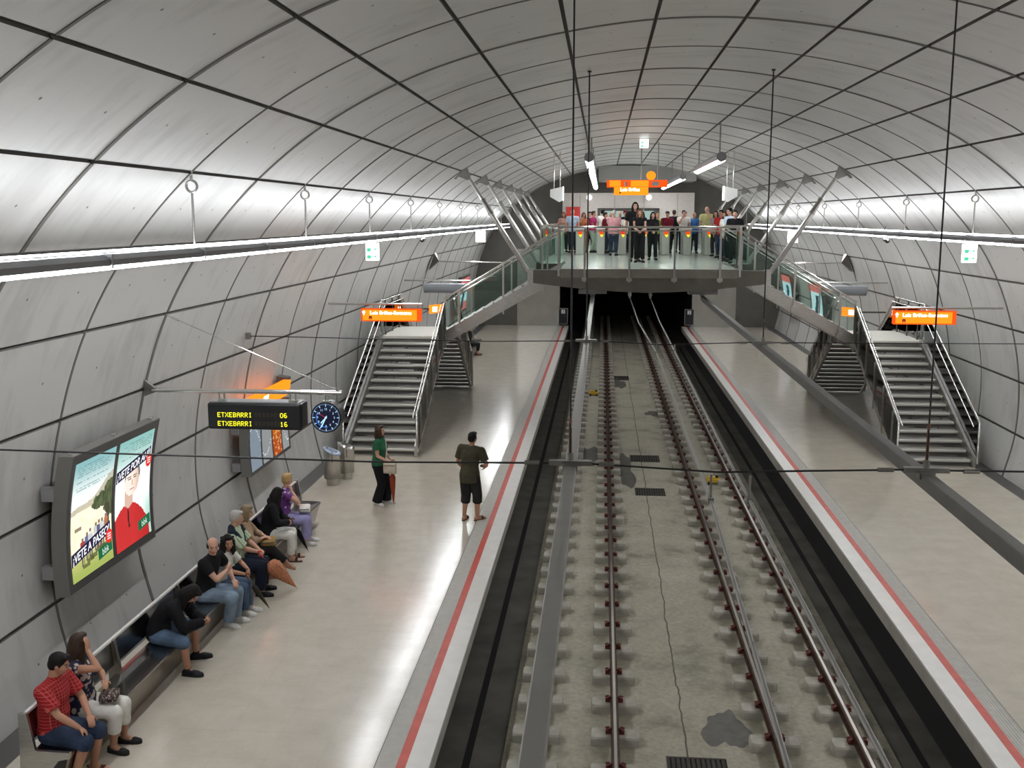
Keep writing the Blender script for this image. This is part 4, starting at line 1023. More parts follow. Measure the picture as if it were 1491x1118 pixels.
# back-lit posters far along both walls, seen through the stair glass
def bluefn(k):
    def f(u, v):
        c = mixc((.35, .62, .72), (.85, .95, 1.0), fbm(u*3+k, v*4))
        if v > .80 or (v < .25 and u > .4): c = mixc((.70, .08, .05), c, .15)
        if abs(u-.5-.1*math.sin(v*5+k)) < .13 and .1 < v < .7: c = (.03, .07, .10)
        return c
    return f
for s, a, b, lab in ((1, 44.9, 47.4, 'pale blue lit poster behind the stairs of the empty platform, closer to them'), (1, 52.2, 54.8, 'pale blue lit poster at the far end of the wall of the empty platform'), (-1, 48.6, 51.8, 'pale blue lit poster on the far wall seen past the landing of the bench platform')):
    z0, z1 = 1.45, 3.25; mir = (lambda m: [setattr(p, 'x', 2*CX-p.x) for p in m.v]) if s > 0 else (lambda m: None)
    t = thing('poster_case', lab, 'light box', (XS(8.1, s), (a+b)/2, z0))
    n = 6; fr = [(case_x(z0+(z1-z0)*k/n), z0+(z1-z0)*k/n) for k in range(n+1)]; bk = [(x-.17, z) for x, z in fr]
    m = M(); m.prism([(x, a, z) for x, z in fr]+[(x, a, z) for x, z in reversed(bk)], (0, b-a, 0)); mir(m); mk('case', m, MT['casegrey'], t)
    m = M(); nu, nv = 16, 24
    m.add([(case_x(z0+.1+(z1-z0-.2)*j/nv, .386), a+.12+(b-a-.24)*i/nu, z0+.1+(z1-z0-.2)*j/nv) for j in range(nv+1) for i in range(nu+1)], [(j*(nu+1)+i, j*(nu+1)+i+1, (j+1)*(nu+1)+i+1, (j+1)*(nu+1)+i) for j in range(nv) for i in range(nu)]); mir(m)
    o = mk('poster_picture', m, MT['print'], t, fixn=False); ca = o.data.color_attributes.new('print', 'FLOAT_COLOR', 'CORNER'); buf = []; fn = bluefn(a)
    for j in range(nv):
        for i in range(nu): c = fn((i+.5)/nu, (j+.5)/nv); buf += [c[0], c[1], c[2], 1.]*4
    ca.data.foreach_set('color', buf)
    for y in (a+.3, b-.3):
        m = M(); z = 2.3; m.bb((CX-wall_w(z)+.03, y-.06, z-.08), (case_x(z, .2), y+.06, z+.08)); mir(m); mk('wall_bracket', m, MT['midgrey'], t)
# ------------------------------------------------------------------ cantilever arm with train display and clock
AY = 14.95
t = thing('cantilever_arm', 'polished horizontal steel arm fixed to the curved wall, carrying the train display and clock', 'arm', (-5.4, AY, 3.45))
m = M(); m.cyl((-6.80, AY, 3.455), (-3.86, AY, 3.455), .036, n=12); mk('tube', m, MT['chrome'], t)
m = M(); m.prism([(CX-wall_w(3.45)+.04, AY-.03, 3.62), (CX-wall_w(3.45)+.04, AY-.03, 3.36), (-6.74, AY-.03, 3.43), (-6.74, AY-.03, 3.48)], (0, .06, 0)); mk('wall_bracket', m, MT['steel_dark'], t)
m = M(); xw = CX-wall_w(4.6)+.03; m.cyl((xw, AY, 4.60), (-3.93, AY, 3.50), .007, n=6)
for f0, f1 in ((.03, .07), (.78, .82), (.90, .94)):
    p = V((xw, AY, 4.6)).lerp(V((-3.93, AY, 3.5)), f0); q = V((xw, AY, 4.6)).lerp(V((-3.93, AY, 3.5)), f1); m.cyl(p, q, .018, n=8)
m.cyl((-3.93, AY, 3.49), (-3.93, AY, 3.53), .025); mk('stay_cable', m, MT['chrome'], t)
t = thing('train_display', 'black electronic display with two lines of yellow letters hanging from the steel arm', 'display', (-5.2, AY, 3.1))
dx0, dx1, dz0, dz1 = -5.935, -4.475, 2.875, 3.285
m = M(); m.bb((dx0, AY-.06, dz0), (dx1, AY+.30, dz1)); mk('case', m, MT['black'], t, bevel=.035)
m = M(); m.bb((dx0+.03, AY-.02, dz1), (dx1-.03, AY+.26, dz1+.012)); mk('top_plate', m, MT['midgrey'], t)
for x in (-5.72, -4.62):
    m = M(); m.cyl((x-.04, AY+.02, dz1), (x-.04, AY+.0, 3.43), .014); m.cyl((x+.04, AY+.02, dz1), (x+.04, AY+.0, 3.43), .014); m.box((x, AY+.02, dz1+.03), (.12, .08, .03)); mk('hanger', m, MT['steel'], t)
FONT = {'E': ['11111', '1....', '1....', '1111.', '1....', '1....', '11111'], 'T': ['11111', '..1..', '..1..', '..1..', '..1..', '..1..', '..1..'], 'X': ['1...1', '1...1', '.1.1.', '..1..', '.1.1.', '1...1', '1...1'],
        'B': ['1111.', '1...1', '1...1', '1111.', '1...1', '1...1', '1111.'], 'A': ['.111.', '1...1', '1...1', '11111', '1...1', '1...1', '1...1'], 'R': ['1111.', '1...1', '1...1', '1111.', '1.1..', '1..1.', '1...1'],
        'I': ['.111.', '..1..', '..1..', '..1..', '..1..', '..1..', '.111.'], '0': ['.111.', '1...1', '1...1', '1...1', '1...1', '1...1', '.111.'], '6': ['.111.', '1....', '1....', '1111.', '1...1', '1...1', '.111.'], '1': ['..1..', '.11..', '..1..', '..1..', '..1..', '..1..', '.111.']}
CW = .0605
for row, (zt, tail) in enumerate(((3.135, '06'), (3.00, '16'))):
    m = M(); px = .0094
    for word, x0 in (('ETXEBARRI', -5.770), (tail, -4.800)):
        for k, ch in enumerate(word):
            for j, line in enumerate(FONT[ch]):
                for i, b in enumerate(line):
                    if b == '1': m.box((x0+k*CW+i*px, AY-.0625, zt-j*px*1.1), (px*.86, .004, px*.92))
    mk('led_line', m, MT['led'], t)
MT['cell'] = mat('unlit_cell', (.035, .028, .018), .4)
for row, zt in enumerate((3.135, 3.00)):
    m = M()
    for k in range(7): m.bb((-5.20+k*CW, AY-.0615, zt-.06), (-5.20+k*CW+.04, AY-.060, zt+.005))
    mk('unlit_letter_row', m, MT['cell'], t)
t = thing('clock', 'round dark blue clock with glowing marks hanging from the end of the steel arm', 'clock', (-4.10, AY, 3.08))
cy, cz, cr = AY-.06, 3.085, .226
m = M(); m.cyl((-4.10, cy, cz), (-4.10, cy+.24, cz), cr+.008, n=40); mk('case', m, MT['black'], t, bevel=.012)
m = M(); m.cyl((-4.10, cy-.003, cz), (-4.10, cy, cz), cr-.006, n=40); face = mk('dial', m, MT['clockface'], t)
m = M()
for k in range(60):
    a = k*PI/30; r1 = cr-.016; r0 = r1-(.042 if k % 5 == 0 else .014); w_ = .0045 if k % 5 == 0 else .002
    d = V((math.sin(a), 0, math.cos(a))); n_ = V((math.cos(a), 0, -math.sin(a))); c = V((-4.10, cy-.006, cz))
    m.add([c+d*r0-n_*w_, c+d*r0+n_*w_, c+d*r1+n_*w_, c+d*r1-n_*w_], [(0, 1, 2, 3)])
mk('minute_marks', m, MT['clockblue'], face, fixn=False)
m = M()
for k in range(1, 13):
    a = k*PI/6; vs, fs = text_shape(str(k), .046, .001); m.add([(-4.10+.128*math.sin(a)+p.x, cy-.006, cz+.128*math.cos(a)+p.y) for p in vs], fs)
mk('numerals', m, MT['clockblue'], face, fixn=False)
m = M(); arc = []
for k in range(25):
    a = math.radians(170+130*k/24)
    for r in (.140, .154): arc.append((-4.10+r*math.sin(a), cy-.005, cz+r*math.cos(a)))
m.add(arc, [(2*k, 2*k+1, 2*k+3, 2*k+2) for k in range(24)]); mk('blue_arc', m, MT['clockarc'], face, fixn=False)
def hand(nm, ang, r0, r1, w0, w1, mt):
    a = math.radians(ang); d = V((math.sin(a), 0, math.cos(a))); n_ = V((math.cos(a), 0, -math.sin(a))); c = V((-4.10, cy-.009, cz)); m = M()
    m.prism([c+d*r0-n_*w0, c+d*r0+n_*w0, c+d*r1+n_*w1, c+d*r1-n_*w1], (0, -.002, 0)); mk(nm, m, mt, face)
hand('minute_hand', 207, -.03, .165, .006, .010, MT['clockblue']); hand('hour_hand', 223, -.02, .115, .006, .009, MT['clockblue']); hand('second_hand', 300, .0, .115, .004, .003, MT['clockred'])
m = M(); m.cyl((-4.10, cy-.014, cz), (-4.10, cy-.004, cz), .016); mk('hub', m, MT['clockblue'], face)
m = M(); m.cyl((-4.08, AY, cz+cr), (-4.08, AY, 3.425), .013); m.cyl((-4.115, AY, cz+cr), (-4.115, AY, 3.425), .013); m.box((-4.10, AY, cz+cr+.012), (.12, .08, .024)); mk('hanger', m, MT['steel'], t)

# orange destination signs on arms in front of the stairs
for s in (-1, 1):
    sy = 24.9
    xa, xb = ((-5.905, -4.41) if s < 0 else (6.85, 8.29)); zc0, zc1 = (3.525, 3.84) if s < 0 else (3.56, 3.885)
    t = thing('destination_sign', 'orange lit sign with white lettering over the stairs of the '+PL[s], 'sign', ((xa+xb)/2, sy, zc0))
    m = M(); m.bb((xa, sy, zc0), (xb, sy+.14, zc1)); mk('lit_case', m, MT['orangedim'], t, bevel=.02)
    m = M(); m.bb((xa+.05, sy-.006, zc0+.03), (xb-.10, sy+.004, zc1-.03)); pn = mk('lit_panel', m, MT['orange'], t)
    vs, fs = text_shape('Luis Briñas-Santutxu', .122, .006); wd = max(p.x for p in vs)-min(p.x for p in vs); k_ = 1.02/wd
    m = M(); m.add([((xa+xb)/2-.0+p.x*k_*1.0, sy-.010, zc1-.105+p.y) for p in vs], fs); mk('lettering', m, MT['signwhite'], pn, fixn=False)
    m = M(); ax = xa+.075; az = zc1-.10; m.add([(ax-.045, sy-.010, az+.005), (ax+.045, sy-.010, az+.005), (ax, sy-.010, az+.055)], [(0, 1, 2)]); m.add([(ax-.015, sy-.010, az-.05), (ax+.015, sy-.010, az-.05), (ax+.015, sy-.010, az+.005), (ax-.015, sy-.010, az+.005)], [(0, 1, 2, 3)]); mk('arrow', m, MT['signwhite'], pn, fixn=False)
    m = M(); m.bb((xa+.20, sy-.010, zc0+.05), (xa+.28, sy-.004, zc0+.13)); m.bb((xa+.22, sy-.013, zc0+.05), (xa+.26, sy-.009, zc0+.09), 1); mk('pictogram', m, [MT['signbrown'], MT['orangedim']], pn)
    xw = XS(wall_w(3.95)-.05, s); xt = (xb+.03) if s < 0 else (xa-.04)
    m = M(); m.cyl((xw, sy+.07, 3.95), (xt, sy+.07, 3.95), .028); m.cyl((xt, sy+.07, 3.95), (xt, sy+.07, 3.72), .014); m.cyl((xa+.3, sy+.07, zc1), (xa+.3, sy+.07, 3.95), .014); m.cyl((xb-.3, sy+.07, zc1), (xb-.3, sy+.07, 3.95), .014); mk('arm', m, MT['steel'], t)
    # grey half-round pods further back and thin arms behind them
    t = thing('speaker_pod', 'grey half-round pod hanging from an arm behind the landing of the '+PL[s], 'pod', (XS(6.6, s), 34.9, 3.65))
    a, b = sorted((XS(5.95, s), XS(7.36, s)))
    m = M(); n = 10; m.prism([(a, 34.9-.24*math.cos(PI*k/n), 3.82-.32*math.sin(PI*k/n)) for k in range(n+1)], (b-a, 0, 0)); mk('shell', m, MT['pod'] if 'pod' in MT else MT.setdefault('pod', mat('pod_grey', (.33, .35, .38), .4, .3)), t)
    m = M(); m.cyl((XS(wall_w(3.92)-.05, s), 34.9, 3.93), (XS(5.75, s), 34.9, 3.93), .025); m.cyl((a+.3, 34.9, 3.80), (a+.3, 34.9, 3.93), .018); m.cyl((b-.3, 34.9, 3.8), (b-.3, 34.9, 3.93), .018); mk('arm', m, MT['steel'], t)
    t = thing('support_rod', 'thin pale steel rod reaching from the curved wall towards the mezzanine, over the '+PL[s], 'rod', (XS(6, s), 39.7, 4.37))
    m = M(); m.cyl((XS(wall_w(4.4)-.35, s), 39.7, 4.38), (XS(5.05, s), 39.7, 4.34), .028); mk('tube', m, MT['chrome'], t)
    m = M(); p = V((XS(wall_w(4.4)-.33, s), 39.7, 4.38)); w1 = XS(wall_w(4.7)-.06, s); w2 = XS(wall_w(4.1)-.06, s)
    m.add([p, (w1, 39.45, 4.7), (w1, 39.95, 4.7), (w2, 39.95, 4.05), (w2, 39.45, 4.05)], [(0, 1, 2), (0, 2, 3), (0, 3, 4), (0, 4, 1), (1, 4, 3, 2)]); mk('wall_bracket', m, MT['steel_dark'], t)
# tunnel-mouth plates with a numeral
for s, x in ((-1, -2.12), (1, 4.79)):
    t = thing('stop_marker', 'black framed marker plate with a white numeral at the tunnel mouth beside the '+PL[s], 'marker', (x, 57.0, .6))
    m = M(); m.bb((x-.24, 57.0, .22), (x+.24, 57.1, 1.06)); mk('plate', m, MT['black'], t)
    m = M(); m.bb((x-.26, 56.99, .20), (x-.23, 57.11, 1.08)); m.bb((x+.23, 56.99, .20), (x+.26, 57.11, 1.08)); m.bb((x-.26, 56.99, 1.05), (x+.26, 57.11, 1.08)); m.bb((x-.26, 56.99, .20), (x+.26, 57.11, .23)); mk('frame', m, MT['midgrey'], t)
    m = M(); m.bb((x-.10, 56.985, .80), (x+.10, 56.998, 1.01)); mk('label', m, MT['white'], t)
    vs, fs = text_shape('2', .20, .008); m = M(); m.add([(x+p.x, 56.98, .90+p.y) for p in vs], fs); mk('numeral', m, MT['black'], t, fixn=False)
    m = M(); m.cyl((x, 57.06, .006), (x, 57.06, .22), .04); mk('post', m, MT['darkgrey'], t)

# ------------------------------------------------------------------ litter bins
MT['binblue'] = mat('bin_rim_blue', (.42, .55, .72), .3)
def bin_(x, y, lab, rim, r=.185, h=.80):
    t = thing('litter_bin', lab, 'litter bin', (x, y, 0))
    n = 24; m = M()
    lo = [(x+r*math.cos(2*PI*i/n), y+r*math.sin(2*PI*i/n), .16) for i in range(n)]
    top = lambda i: h+.10*(-math.cos(2*PI*i/n))*.8
    hi = [(x+r*math.cos(2*PI*i/n), y+r*math.sin(2*PI*i/n), top(i)) for i in range(n)]
    m.add(lo+hi, [(i, (i+1) % n, n+(i+1) % n, n+i) for i in range(n)]+[list(range(n))[::-1]], 0, True); m.bb((x-.004+.05, y-r-.004, .55), (x+.012+.05, y-r+.02, .80), 1)
    mk('drum', m, [MT['steel'], MT['darkgrey']], t)
    m = M(); m.cyl((x, y, .002), (x, y, .16), r*.74, n=20); mk('foot', m, MT['steel'], t)
    m = M()
    for f, k in ((1.06, 0), (.80, 0)): pass
    ro = [(x+r*1.08*math.cos(2*PI*i/n), y+r*1.08*math.sin(2*PI*i/n), top(i)) for i in range(n)]; ri = [(x+r*.74*math.cos(2*PI*i/n), y+r*.74*math.sin(2*PI*i/n), h+(top(i)-h)*.74+.012) for i in range(n)]
    ro2 = [(a, b, c-.035) for a, b, c in ro]
    m.add(ro+ri+ro2, [(i, (i+1) % n, n+(i+1) % n, n+i) for i in range(n)]+[(i, 2*n+i, 2*n+(i+1) % n, (i+1) % n) for i in range(n)]+[list(range(2*n, 3*n))], 0, True); mk('rim', m, rim, t)
    m = M(); m.add([(a, b, c-.004) for a, b, c in ri], [list(range(n))]); mk('opening', m, MT['black'], t)
    m = M()
    for q in (-1, 0, 1): m.bar((x-r*.5, y+q*.085-.02, h+.05), (x+r*.5, y+q*.085+.02, h-.03), .035, .012)
    mk('bars', m, rim, t)
bin_(-6.10, 22.55, 'steel litter bin with a pale blue slanted rim by the wall, beside the stair foot', MT['binblue'])
bin_(-5.91, 23.12, 'steel litter bin with a plain slanted rim, half hidden behind the blue-rimmed bin', MT['chrome'])
# ------------------------------------------------------------------ people
SKIN = {'light': mat('skin_light', (.58, .33, .235), .55, 0, .35), 'tan': mat('skin_tan', (.46, .24, .155), .55, 0, .35), 'dark': mat('skin_brown', (.30, .15, .09), .55, 0, .35)}
MT['eye'] = mat('eye_dark', (.03, .02, .018), .3); MT['lips'] = mat('lip_tone', (.40, .13, .11), .45); MT['browmat'] = mat('brow_dark', (.06, .038, .025), .7)
HAIR = {'black': mat('hair_black', (.010, .008, .008), .6, 0, .2, bump=.4, bscale=70, stretch=(1, 1, .15)), 'brown': mat('hair_brown', (.04, .022, .014), .55, 0, .25, bump=.4, bscale=70, stretch=(1, 1, .15)),
        'red': mat('hair_auburn', (.11, .035, .016), .45, 0, .4, bump=.4, bscale=70, stretch=(1, 1, .15)), 'blond': mat('hair_blond', (.42, .27, .10), .5, 0, .4, bump=.4, bscale=70, stretch=(1, 1, .15)),
        'grey': mat('hair_grey', (.42, .40, .37), .6, 0, .3, bump=.4, bscale=70, stretch=(1, 1, .15)), 'ash': mat('hair_ash', (.22, .16, .09), .5, 0, .4, bump=.4, bscale=70, stretch=(1, 1, .15))}
CL = {}
def cloth(name, col, rough=.85):
    if name not in CL: CL[name] = mat('cloth_'+name, col, rough, 0, .2, var=.14, vscale=9, bump=.25, bscale=26)
    return CL[name]
CL['red_check'] = pattern('cloth_red_check', (.31, .013, .018), (.46, .09, .08), 'check', 8.5)
CL['floral'] = pattern('cloth_floral', (.50, .42, .36), (.022, .022, .05), 'spots', 15, thr=.42)
CL['green_stripe'] = pattern('cloth_green_stripe', (.62, .68, .52), (.24, .36, .20), 'stripe', 13)
CL['purple_print'] = pattern('cloth_purple_print', (.62, .55, .66), (.16, .05, .24), 'spots', 12, thr=.36)
CL['orange_print'] = pattern('cloth_orange_print', (.56, .27, .15), (.48, .18, .095), 'spots', 34, thr=.45)
CL['clutch_print'] = pattern('cloth_clutch', (.50, .40, .34), (.05, .035, .035), 'spots', 48, thr=.38)
CL['denim'] = mat('cloth_denim', (.095, .145, .225), .9, 0, .2, var=.35, vscale=5, bump=.3, bscale=30)
CL['denim_dark'] = mat('cloth_denim_dark', (.03, .045, .085), .9, 0, .2, var=.45, vscale=6, bump=.3, bscale=30)
CL['denim_light'] = mat('cloth_denim_light', (.22, .29, .38), .9, 0, .2, var=.35, vscale=5, bump=.3, bscale=30)

PENDING = []
def remesh_later(o, vox, smooth=3):
    r = o.modifiers.new('skin', 'REMESH'); r.mode = 'VOXEL'; r.voxel_size = vox
    s = o.modifiers.new('soft', 'SMOOTH'); s.iterations = smooth; s.factor = .5
    PENDING.append(o)
def finish_people():
    dg = bpy.context.evaluated_depsgraph_get(); dg.update()
    done = []
    for o in PENDING:
        me = bpy.data.meshes.new_from_object(o.evaluated_get(dg)); done.append((o, me))
    for o, me in done:
        o.modifiers.clear(); old = o.data; mats = [m for m in old.materials]; o.data = me
        me.materials.clear()
        for m in mats: me.materials.append(m)
        me.polygons.foreach_set('use_smooth', [True]*len(me.polygons))
        fr = FACES.get(o.name)
        if fr:
            H, R, S = fr; RT = R.transposed(); idx = [0]*len(me.polygons)
            for p in me.polygons:
                q = (RT @ (p.center-H))/S
                if q.y > .045 and abs(q.x) < .07 and -.09 < q.z < .05:
                    ax = abs(q.x)
                    if (ax-.032)**2/.013**2+(q.z-.000)**2/.0075**2 < 1: idx[p.index] = 1
                    elif abs(q.z-.024+.15*(ax-.03)**2) < .0055 and .012 < ax < .052: idx[p.index] = 3
                    elif (q.x/.024)**2+((q.z+.062)/.009)**2 < 1: idx[p.index] = 2
            me.polygons.foreach_set('material_index', idx)
        me.name = o.name
FACES = {}
def ik(a, t, l1, l2, pole):
    d = t-a; D = max(abs(l1-l2)+.02, min(d.length, l1+l2-.006)); u = d.normalized()
    x = (l1*l1-l2*l2+D*D)/(2*D); h = math.sqrt(max(l1*l1-x*x, 0)); p = V(pole)-u*V(pole).dot(u)
    if p.length < 1e-4: p = V((0, 0, 1))
    p.normalize(); return a+u*x+p*h, a+u*D
def rotx(a): return Matrix.Rotation(a, 3, 'X')
def roty(a): return Matrix.Rotation(a, 3, 'Y')
def rotz(a): return Matrix.Rotation(a, 3, 'Z')

def hand(b, wrist, d, n, side, curl=.5, S=1.):
    """palm with four unequal bent fingers and a thumb from the side of the palm.
    d: towards the fingers, n: out of the palm, side: +1 right hand"""
    d = d.normalized(); n = (n-d*n.dot(d)).normalized(); x = d.cross(n)*(-side)     # x points to the thumb side
    pc = wrist+d*.048*S
    R = Matrix((x, d, n)).transposed()
    b.ell(wrist+d*.012*S, (.028*S, .03*S, .020*S), R, 10, 6)
    b.ell(pc, (.041*S, .056*S, .017*S), R, 12, 8)
    b.ell(pc+d*.02*S, (.040*S, .035*S, .015*S), R, 12, 8)
    for k, (off, L) in enumerate(((.029, .072), (.010, .082), (-.010, .076), (-.028, .060))):
        base = pc+d*(.046-.004*abs(k-1))*S+x*off*S
        a1, a2 = curl*.9, curl*1.9
        d1 = d*math.cos(a1)+n*math.sin(a1); d2 = d*math.cos(a2)+n*math.sin(a2); d3 = d*math.cos(a2*1.25)+n*math.sin(a2*1.25)
        p1 = base+d1*L*.45*S; p2 = p1+d2*L*.32*S; p3 = p2+d3*L*.25*S
        b.limb([base, p1, p2, p3], [.0105*S, .0098*S, .009*S, .0078*S], 8)
    tb = wrist+d*.028*S+x*.028*S
    t1 = tb+(x*.75+d*.62+n*.25).normalized()*.036*S; t2 = t1+(x*.30+d*.85+n*(.3+curl*.5)).normalized()*.032*S
    b.limb([tb, t1, t2], [.014*S, .011*S, .0088*S], 8)

def human(label, loc, heading, pose, look, cat='person', group=None, vox=.0075):
    """loc: world point under the pelvis; heading in degrees (0 = +X, 90 = +Y)."""
    S = look.get('h', 1.72)/1.72; F = look.get('fem', False); W = look.get('heavy', 1.)
    rz = math.radians(heading-90); RW = rotz(rz); loc = V(loc)
    b = M()
    up = V((0, 0, 1))
    lean = math.radians(pose.get('lean', 0)); side = math.radians(pose.get('side', 0)); tw = math.radians(pose.get('twist', 0)); bow = pose.get('bow', 1.)
    P0 = V((pose.get('px', 0), pose.get('py', 0), pose.get('pz', .93)))
    def sd(f): return rotz(tw*f) @ (roty(side*f) @ (rotx(-lean*f) @ up))
    d1, d2, d3 = sd(.45*bow if lean else .6), sd(.85), sd(1.08)
    P1 = P0+d1*.165; P2 = P1+d2*.175; P3 = P2+d3*.145
    L0 = V((1, 0, 0)); L3 = rotz(tw) @ (roty(side) @ V((1, 0, 0))); L2 = (L0+L3).normalized()
    fw = lambda L, d: d.cross(L).normalized()
    NB = P3+d3*.055
    hp, hy, hr = math.radians(pose.get('hpitch', 0)), math.radians(pose.get('hyaw', 0)), math.radians(pose.get('hroll', 0))
    RH = rotz(hy) @ (roty(hr) @ rotx(-hp))         # pitch forward positive, yaw to the left positive
    nd = (sd(1.05)*.55+(rotz(hy) @ rotx(-hp*.7) @ up)*.45).normalized()
    HB = NB+nd*.075
    HC = HB+RH @ V((0, .022, .085))
    st = []
    hw = (.172 if F else .160)*W; ww = (.128 if F else .142)*W; cw = (.150 if F else .168)*(.5+.5*W); bd = W
    def torso(m, g, z0=-.11, top=True, flare=0.):
        rings = [(P0+d1*z0, L0, fw(L0, d1), hw*.86+g+flare, .105*bd+g+flare), (P0, L0, fw(L0, d1), hw+g+flare*.6, .118*bd+g+flare*.5), (P0.lerp(P1, .55), L0, fw(L0, d1), (hw+ww)/2+g, .112*bd+g), (P1, L2, fw(L2, d1), ww+g, (.10+look.get('belly', 0))*bd+g),
                 (P1.lerp(P2, .6), L2, fw(L2, d2), (ww+cw)/2+g, .108*bd+g), (P2, L2, fw(L2, d2), cw+g, .115*bd+g), (P2.lerp(P3, .6), L3, fw(L3, d3), cw*1.03+g, .10*bd+g), (P3, L3, fw(L3, d3), cw*.95+g, .075*bd+g), (P3+d3*.045, L3, fw(L3, d3), .085+g*.6, .058+g*.5)]
        m.loft(rings, 20)
        if top: m.ell(rings[0][0], (hw*.86+g+flare*.8, .105*bd+g, .05+g*.4), Matrix((L0, fw(L0, d1), d1)).transposed(), 16, 8)
        if F:
            for s in (-1, 1): m.ell(P2+d2*.0+fw(L2, d2)*(.072*bd)+L2*s*.075, (.068*W+g*.8, .060*W+g*.8, .068*W+g*.8), None, 12, 8)
    sw = (.172 if F else .195)*(.6+.4*W)
    sh = {}
    for s in (-1, 1): sh[s] = P3+L3*s*sw+d3*(-.012)+V(pose.get('shrug', (0, 0, 0)))
    # ---- arms
    arms = {}
    for s, key in ((1, 'armR'), (-1, 'armL')):
        A = pose.get(key, {})
        tgt = V(A.get('to', (s*.27, .04, .80+pose.get('pz', .93)-.93)))
        el, wr = ik(sh[s], tgt, .285, .245, A.get('pole', (s*.5, -1, -.25)))
        arms[s] = (sh[s], el, wr, A)
        r = .94 if F else 1.05
        m_ = el.lerp(wr, .35)
        b.limb([sh[s], sh[s].lerp(el, .45), el, m_, wr], [.055*r*(.7+.3*W), .047*r*W, .037*r, .038*r, .026*r])
        d = A.get('dir'); d = V(d) if d else (wr-el)
        n = V(A.get('palm', (-s, .2, -.2)))
        if abs(d.normalized().dot(n.normalized())) > .95: n = V((0, 0, -1))
        hand(b, wr, d, n, s, A.get('curl', .45), .93 if F else 1.)
    # ---- legs
    legs = {}
    for s, key in ((1, 'legR'), (-1, 'legL')):
        G = pose.get(key, {})
        hip = P0+V((s*.088*(.7+.3*W), 0, -.035))
        an = V(G.get('to', (s*.10, -.02, .085)))
        kn, an = ik(hip, an, .425, .405, G.get('pole', (s*.05, 1, .1)))
        legs[s] = (hip, kn, an, G)
        q = .5+.5*W
        b.limb([hip, hip.lerp(kn, .4), kn, kn.lerp(an, .35), an], [.092*q, .080*q, .056*q, .056*q, .037*q])
        fd = rotz(math.radians(G.get('yaw', -s*12))) @ V((0, 1, 0)); fp = math.radians(G.get('pitch', 0)); fd = (fd*math.cos(fp)-up*math.sin(fp)).normalized()
        fdn = up-fd*up.dot(fd); fdn.normalize()
        a = an+fdn*0
        heel, ball, toe = a-fd*.035-fdn*.045, a+fd*.115-fdn*.052, a+fd*.175-fdn*.058
        b.limb([a, a+fd*.05-fdn*.03], [.036, .038]); b.limb([heel, ball, toe], [.036, .034, .022])
        sx = fd.cross(up).normalized(); b.limb([ball+sx*.02, toe+sx*.02-fd*.01], [.028, .02]); b.limb([ball-sx*.022, toe-sx*.025-fd*.03], [.027, .02])
        legs[s] += (fd, fdn, heel, ball, toe, sx)
    torso(b, 0.)
    for s in (-1, 1): b.limb([P3-d3*.0, sh[s]], [.062, .058])
    b.limb([P3, NB, HB+V((0, 0, .02))], [.066, .055 if not F else .049, .052 if not F else .047])
    # ---- head
    E = lambda c, r: b.ell(HC+RH @ V(c), r, RH, 16, 12)
    E((0, -.012, .030), (.074, .093, .088)); E((0, .012, -.010), (.068, .082, .085)); E((0, .030, -.055), (.052, .055, .052)); E((0, .052, -.085), (.026, .026, .022))
    E((0, .092, -.022), (.0125, .020, .022)); E((0, .084, .004), (.009, .013, .022)); E((0, .076, .028), (.045, .014, .012)); E((0, .078, -.062), (.022, .014, .012))
    for s in (-1, 1): E((s*.040, .062, -.028), (.022, .022, .018)); E((s*.076, -.012, -.008), (.010, .020, .032))
    body = b
    N = 'person'
    def finish(m, name, mats, parent=None, v=None, soft=3, sep=False):
        if not isinstance(mats, (list, tuple)): mats = [mats]
        m.v = [p*S for p in m.v]
        me = m.mesh(name, mats, V((0, 0, 0)), True)
        o = bpy.data.objects.new(name, me); COL.objects.link(o)
        if parent: o.parent = parent
        if v: remesh_later(o, v*S, soft)
        return o
    root = finish(body, N, [look['skin'], MT['eye'], MT['lips'], look.get('brow', MT['browmat'])], None, vox)
    root.location = loc; root.rotation_euler = (0, 0, rz)
    tag(root, label, cat, group)
    FACES[root.name] = (HC*S, RH.copy(), S)
    vg = max(.010, vox*1.35)
    # ---- upper garment
    if 'top' in look:
        T = look['top']; m = M(); g = T.get('g', .013)
        torso(m, g, T.get('hem', -.10), top=False, flare=T.get('flare', .0))
        sl = T.get('sleeve', .55)
        for s in (-1, 1):
            a, e, w_, _ = arms[s]; r = .94 if F else 1.05
            m.limb([P3, a], [.064+g, .058+g])
            if sl <= 0: continue
            if sl <= 1: m.limb([a, a.lerp(e, sl*.5), a.lerp(e, sl)], [.058*r*(.7+.3*W)+g, .052*r*W+g*1.1, .046*r*W+g*1.4], cut=True)
            else:
                f = sl-1; m.limb([a, a.lerp(e, .5), e, e.lerp(w_, f*.5), e.lerp(w_, f)], [.058*r+g, .052*r*W+g, .044*r+g, .042*r+g, .034*r+g])
        if T.get('collar'): m.loft([(NB-d3*.02, L3, fw(L3, d3), .075, .066), (NB+nd*.030, L3, fw(L3, d3), .064, .060)], 16)
        if T.get('hood'): m.ell(NB-fw(L3, d3)*.07+d3*.01, (.10, .06, .07), None, 12, 8)
        finish(m, T.get('name', 'shirt'), T['mat'], root, vg)
    if 'over' in look:                      # knitwear laid over the shoulders
        m = M()
        for s in (-1, 1): m.limb([NB-fw(L3, d3)*.05, sh[s]+d3*.03, sh[s].lerp(arms[s][1], .35)+fw(L3, d3)*.03], [.055, .072, .066]); m.limb([sh[s]+fw(L3, d3)*.05+d3*.02, P2+fw(L3, d3)*.135+L3*s*.05-d3*.02], [.055, .04])
        finish(m, 'jumper', look['over'], root, vg)
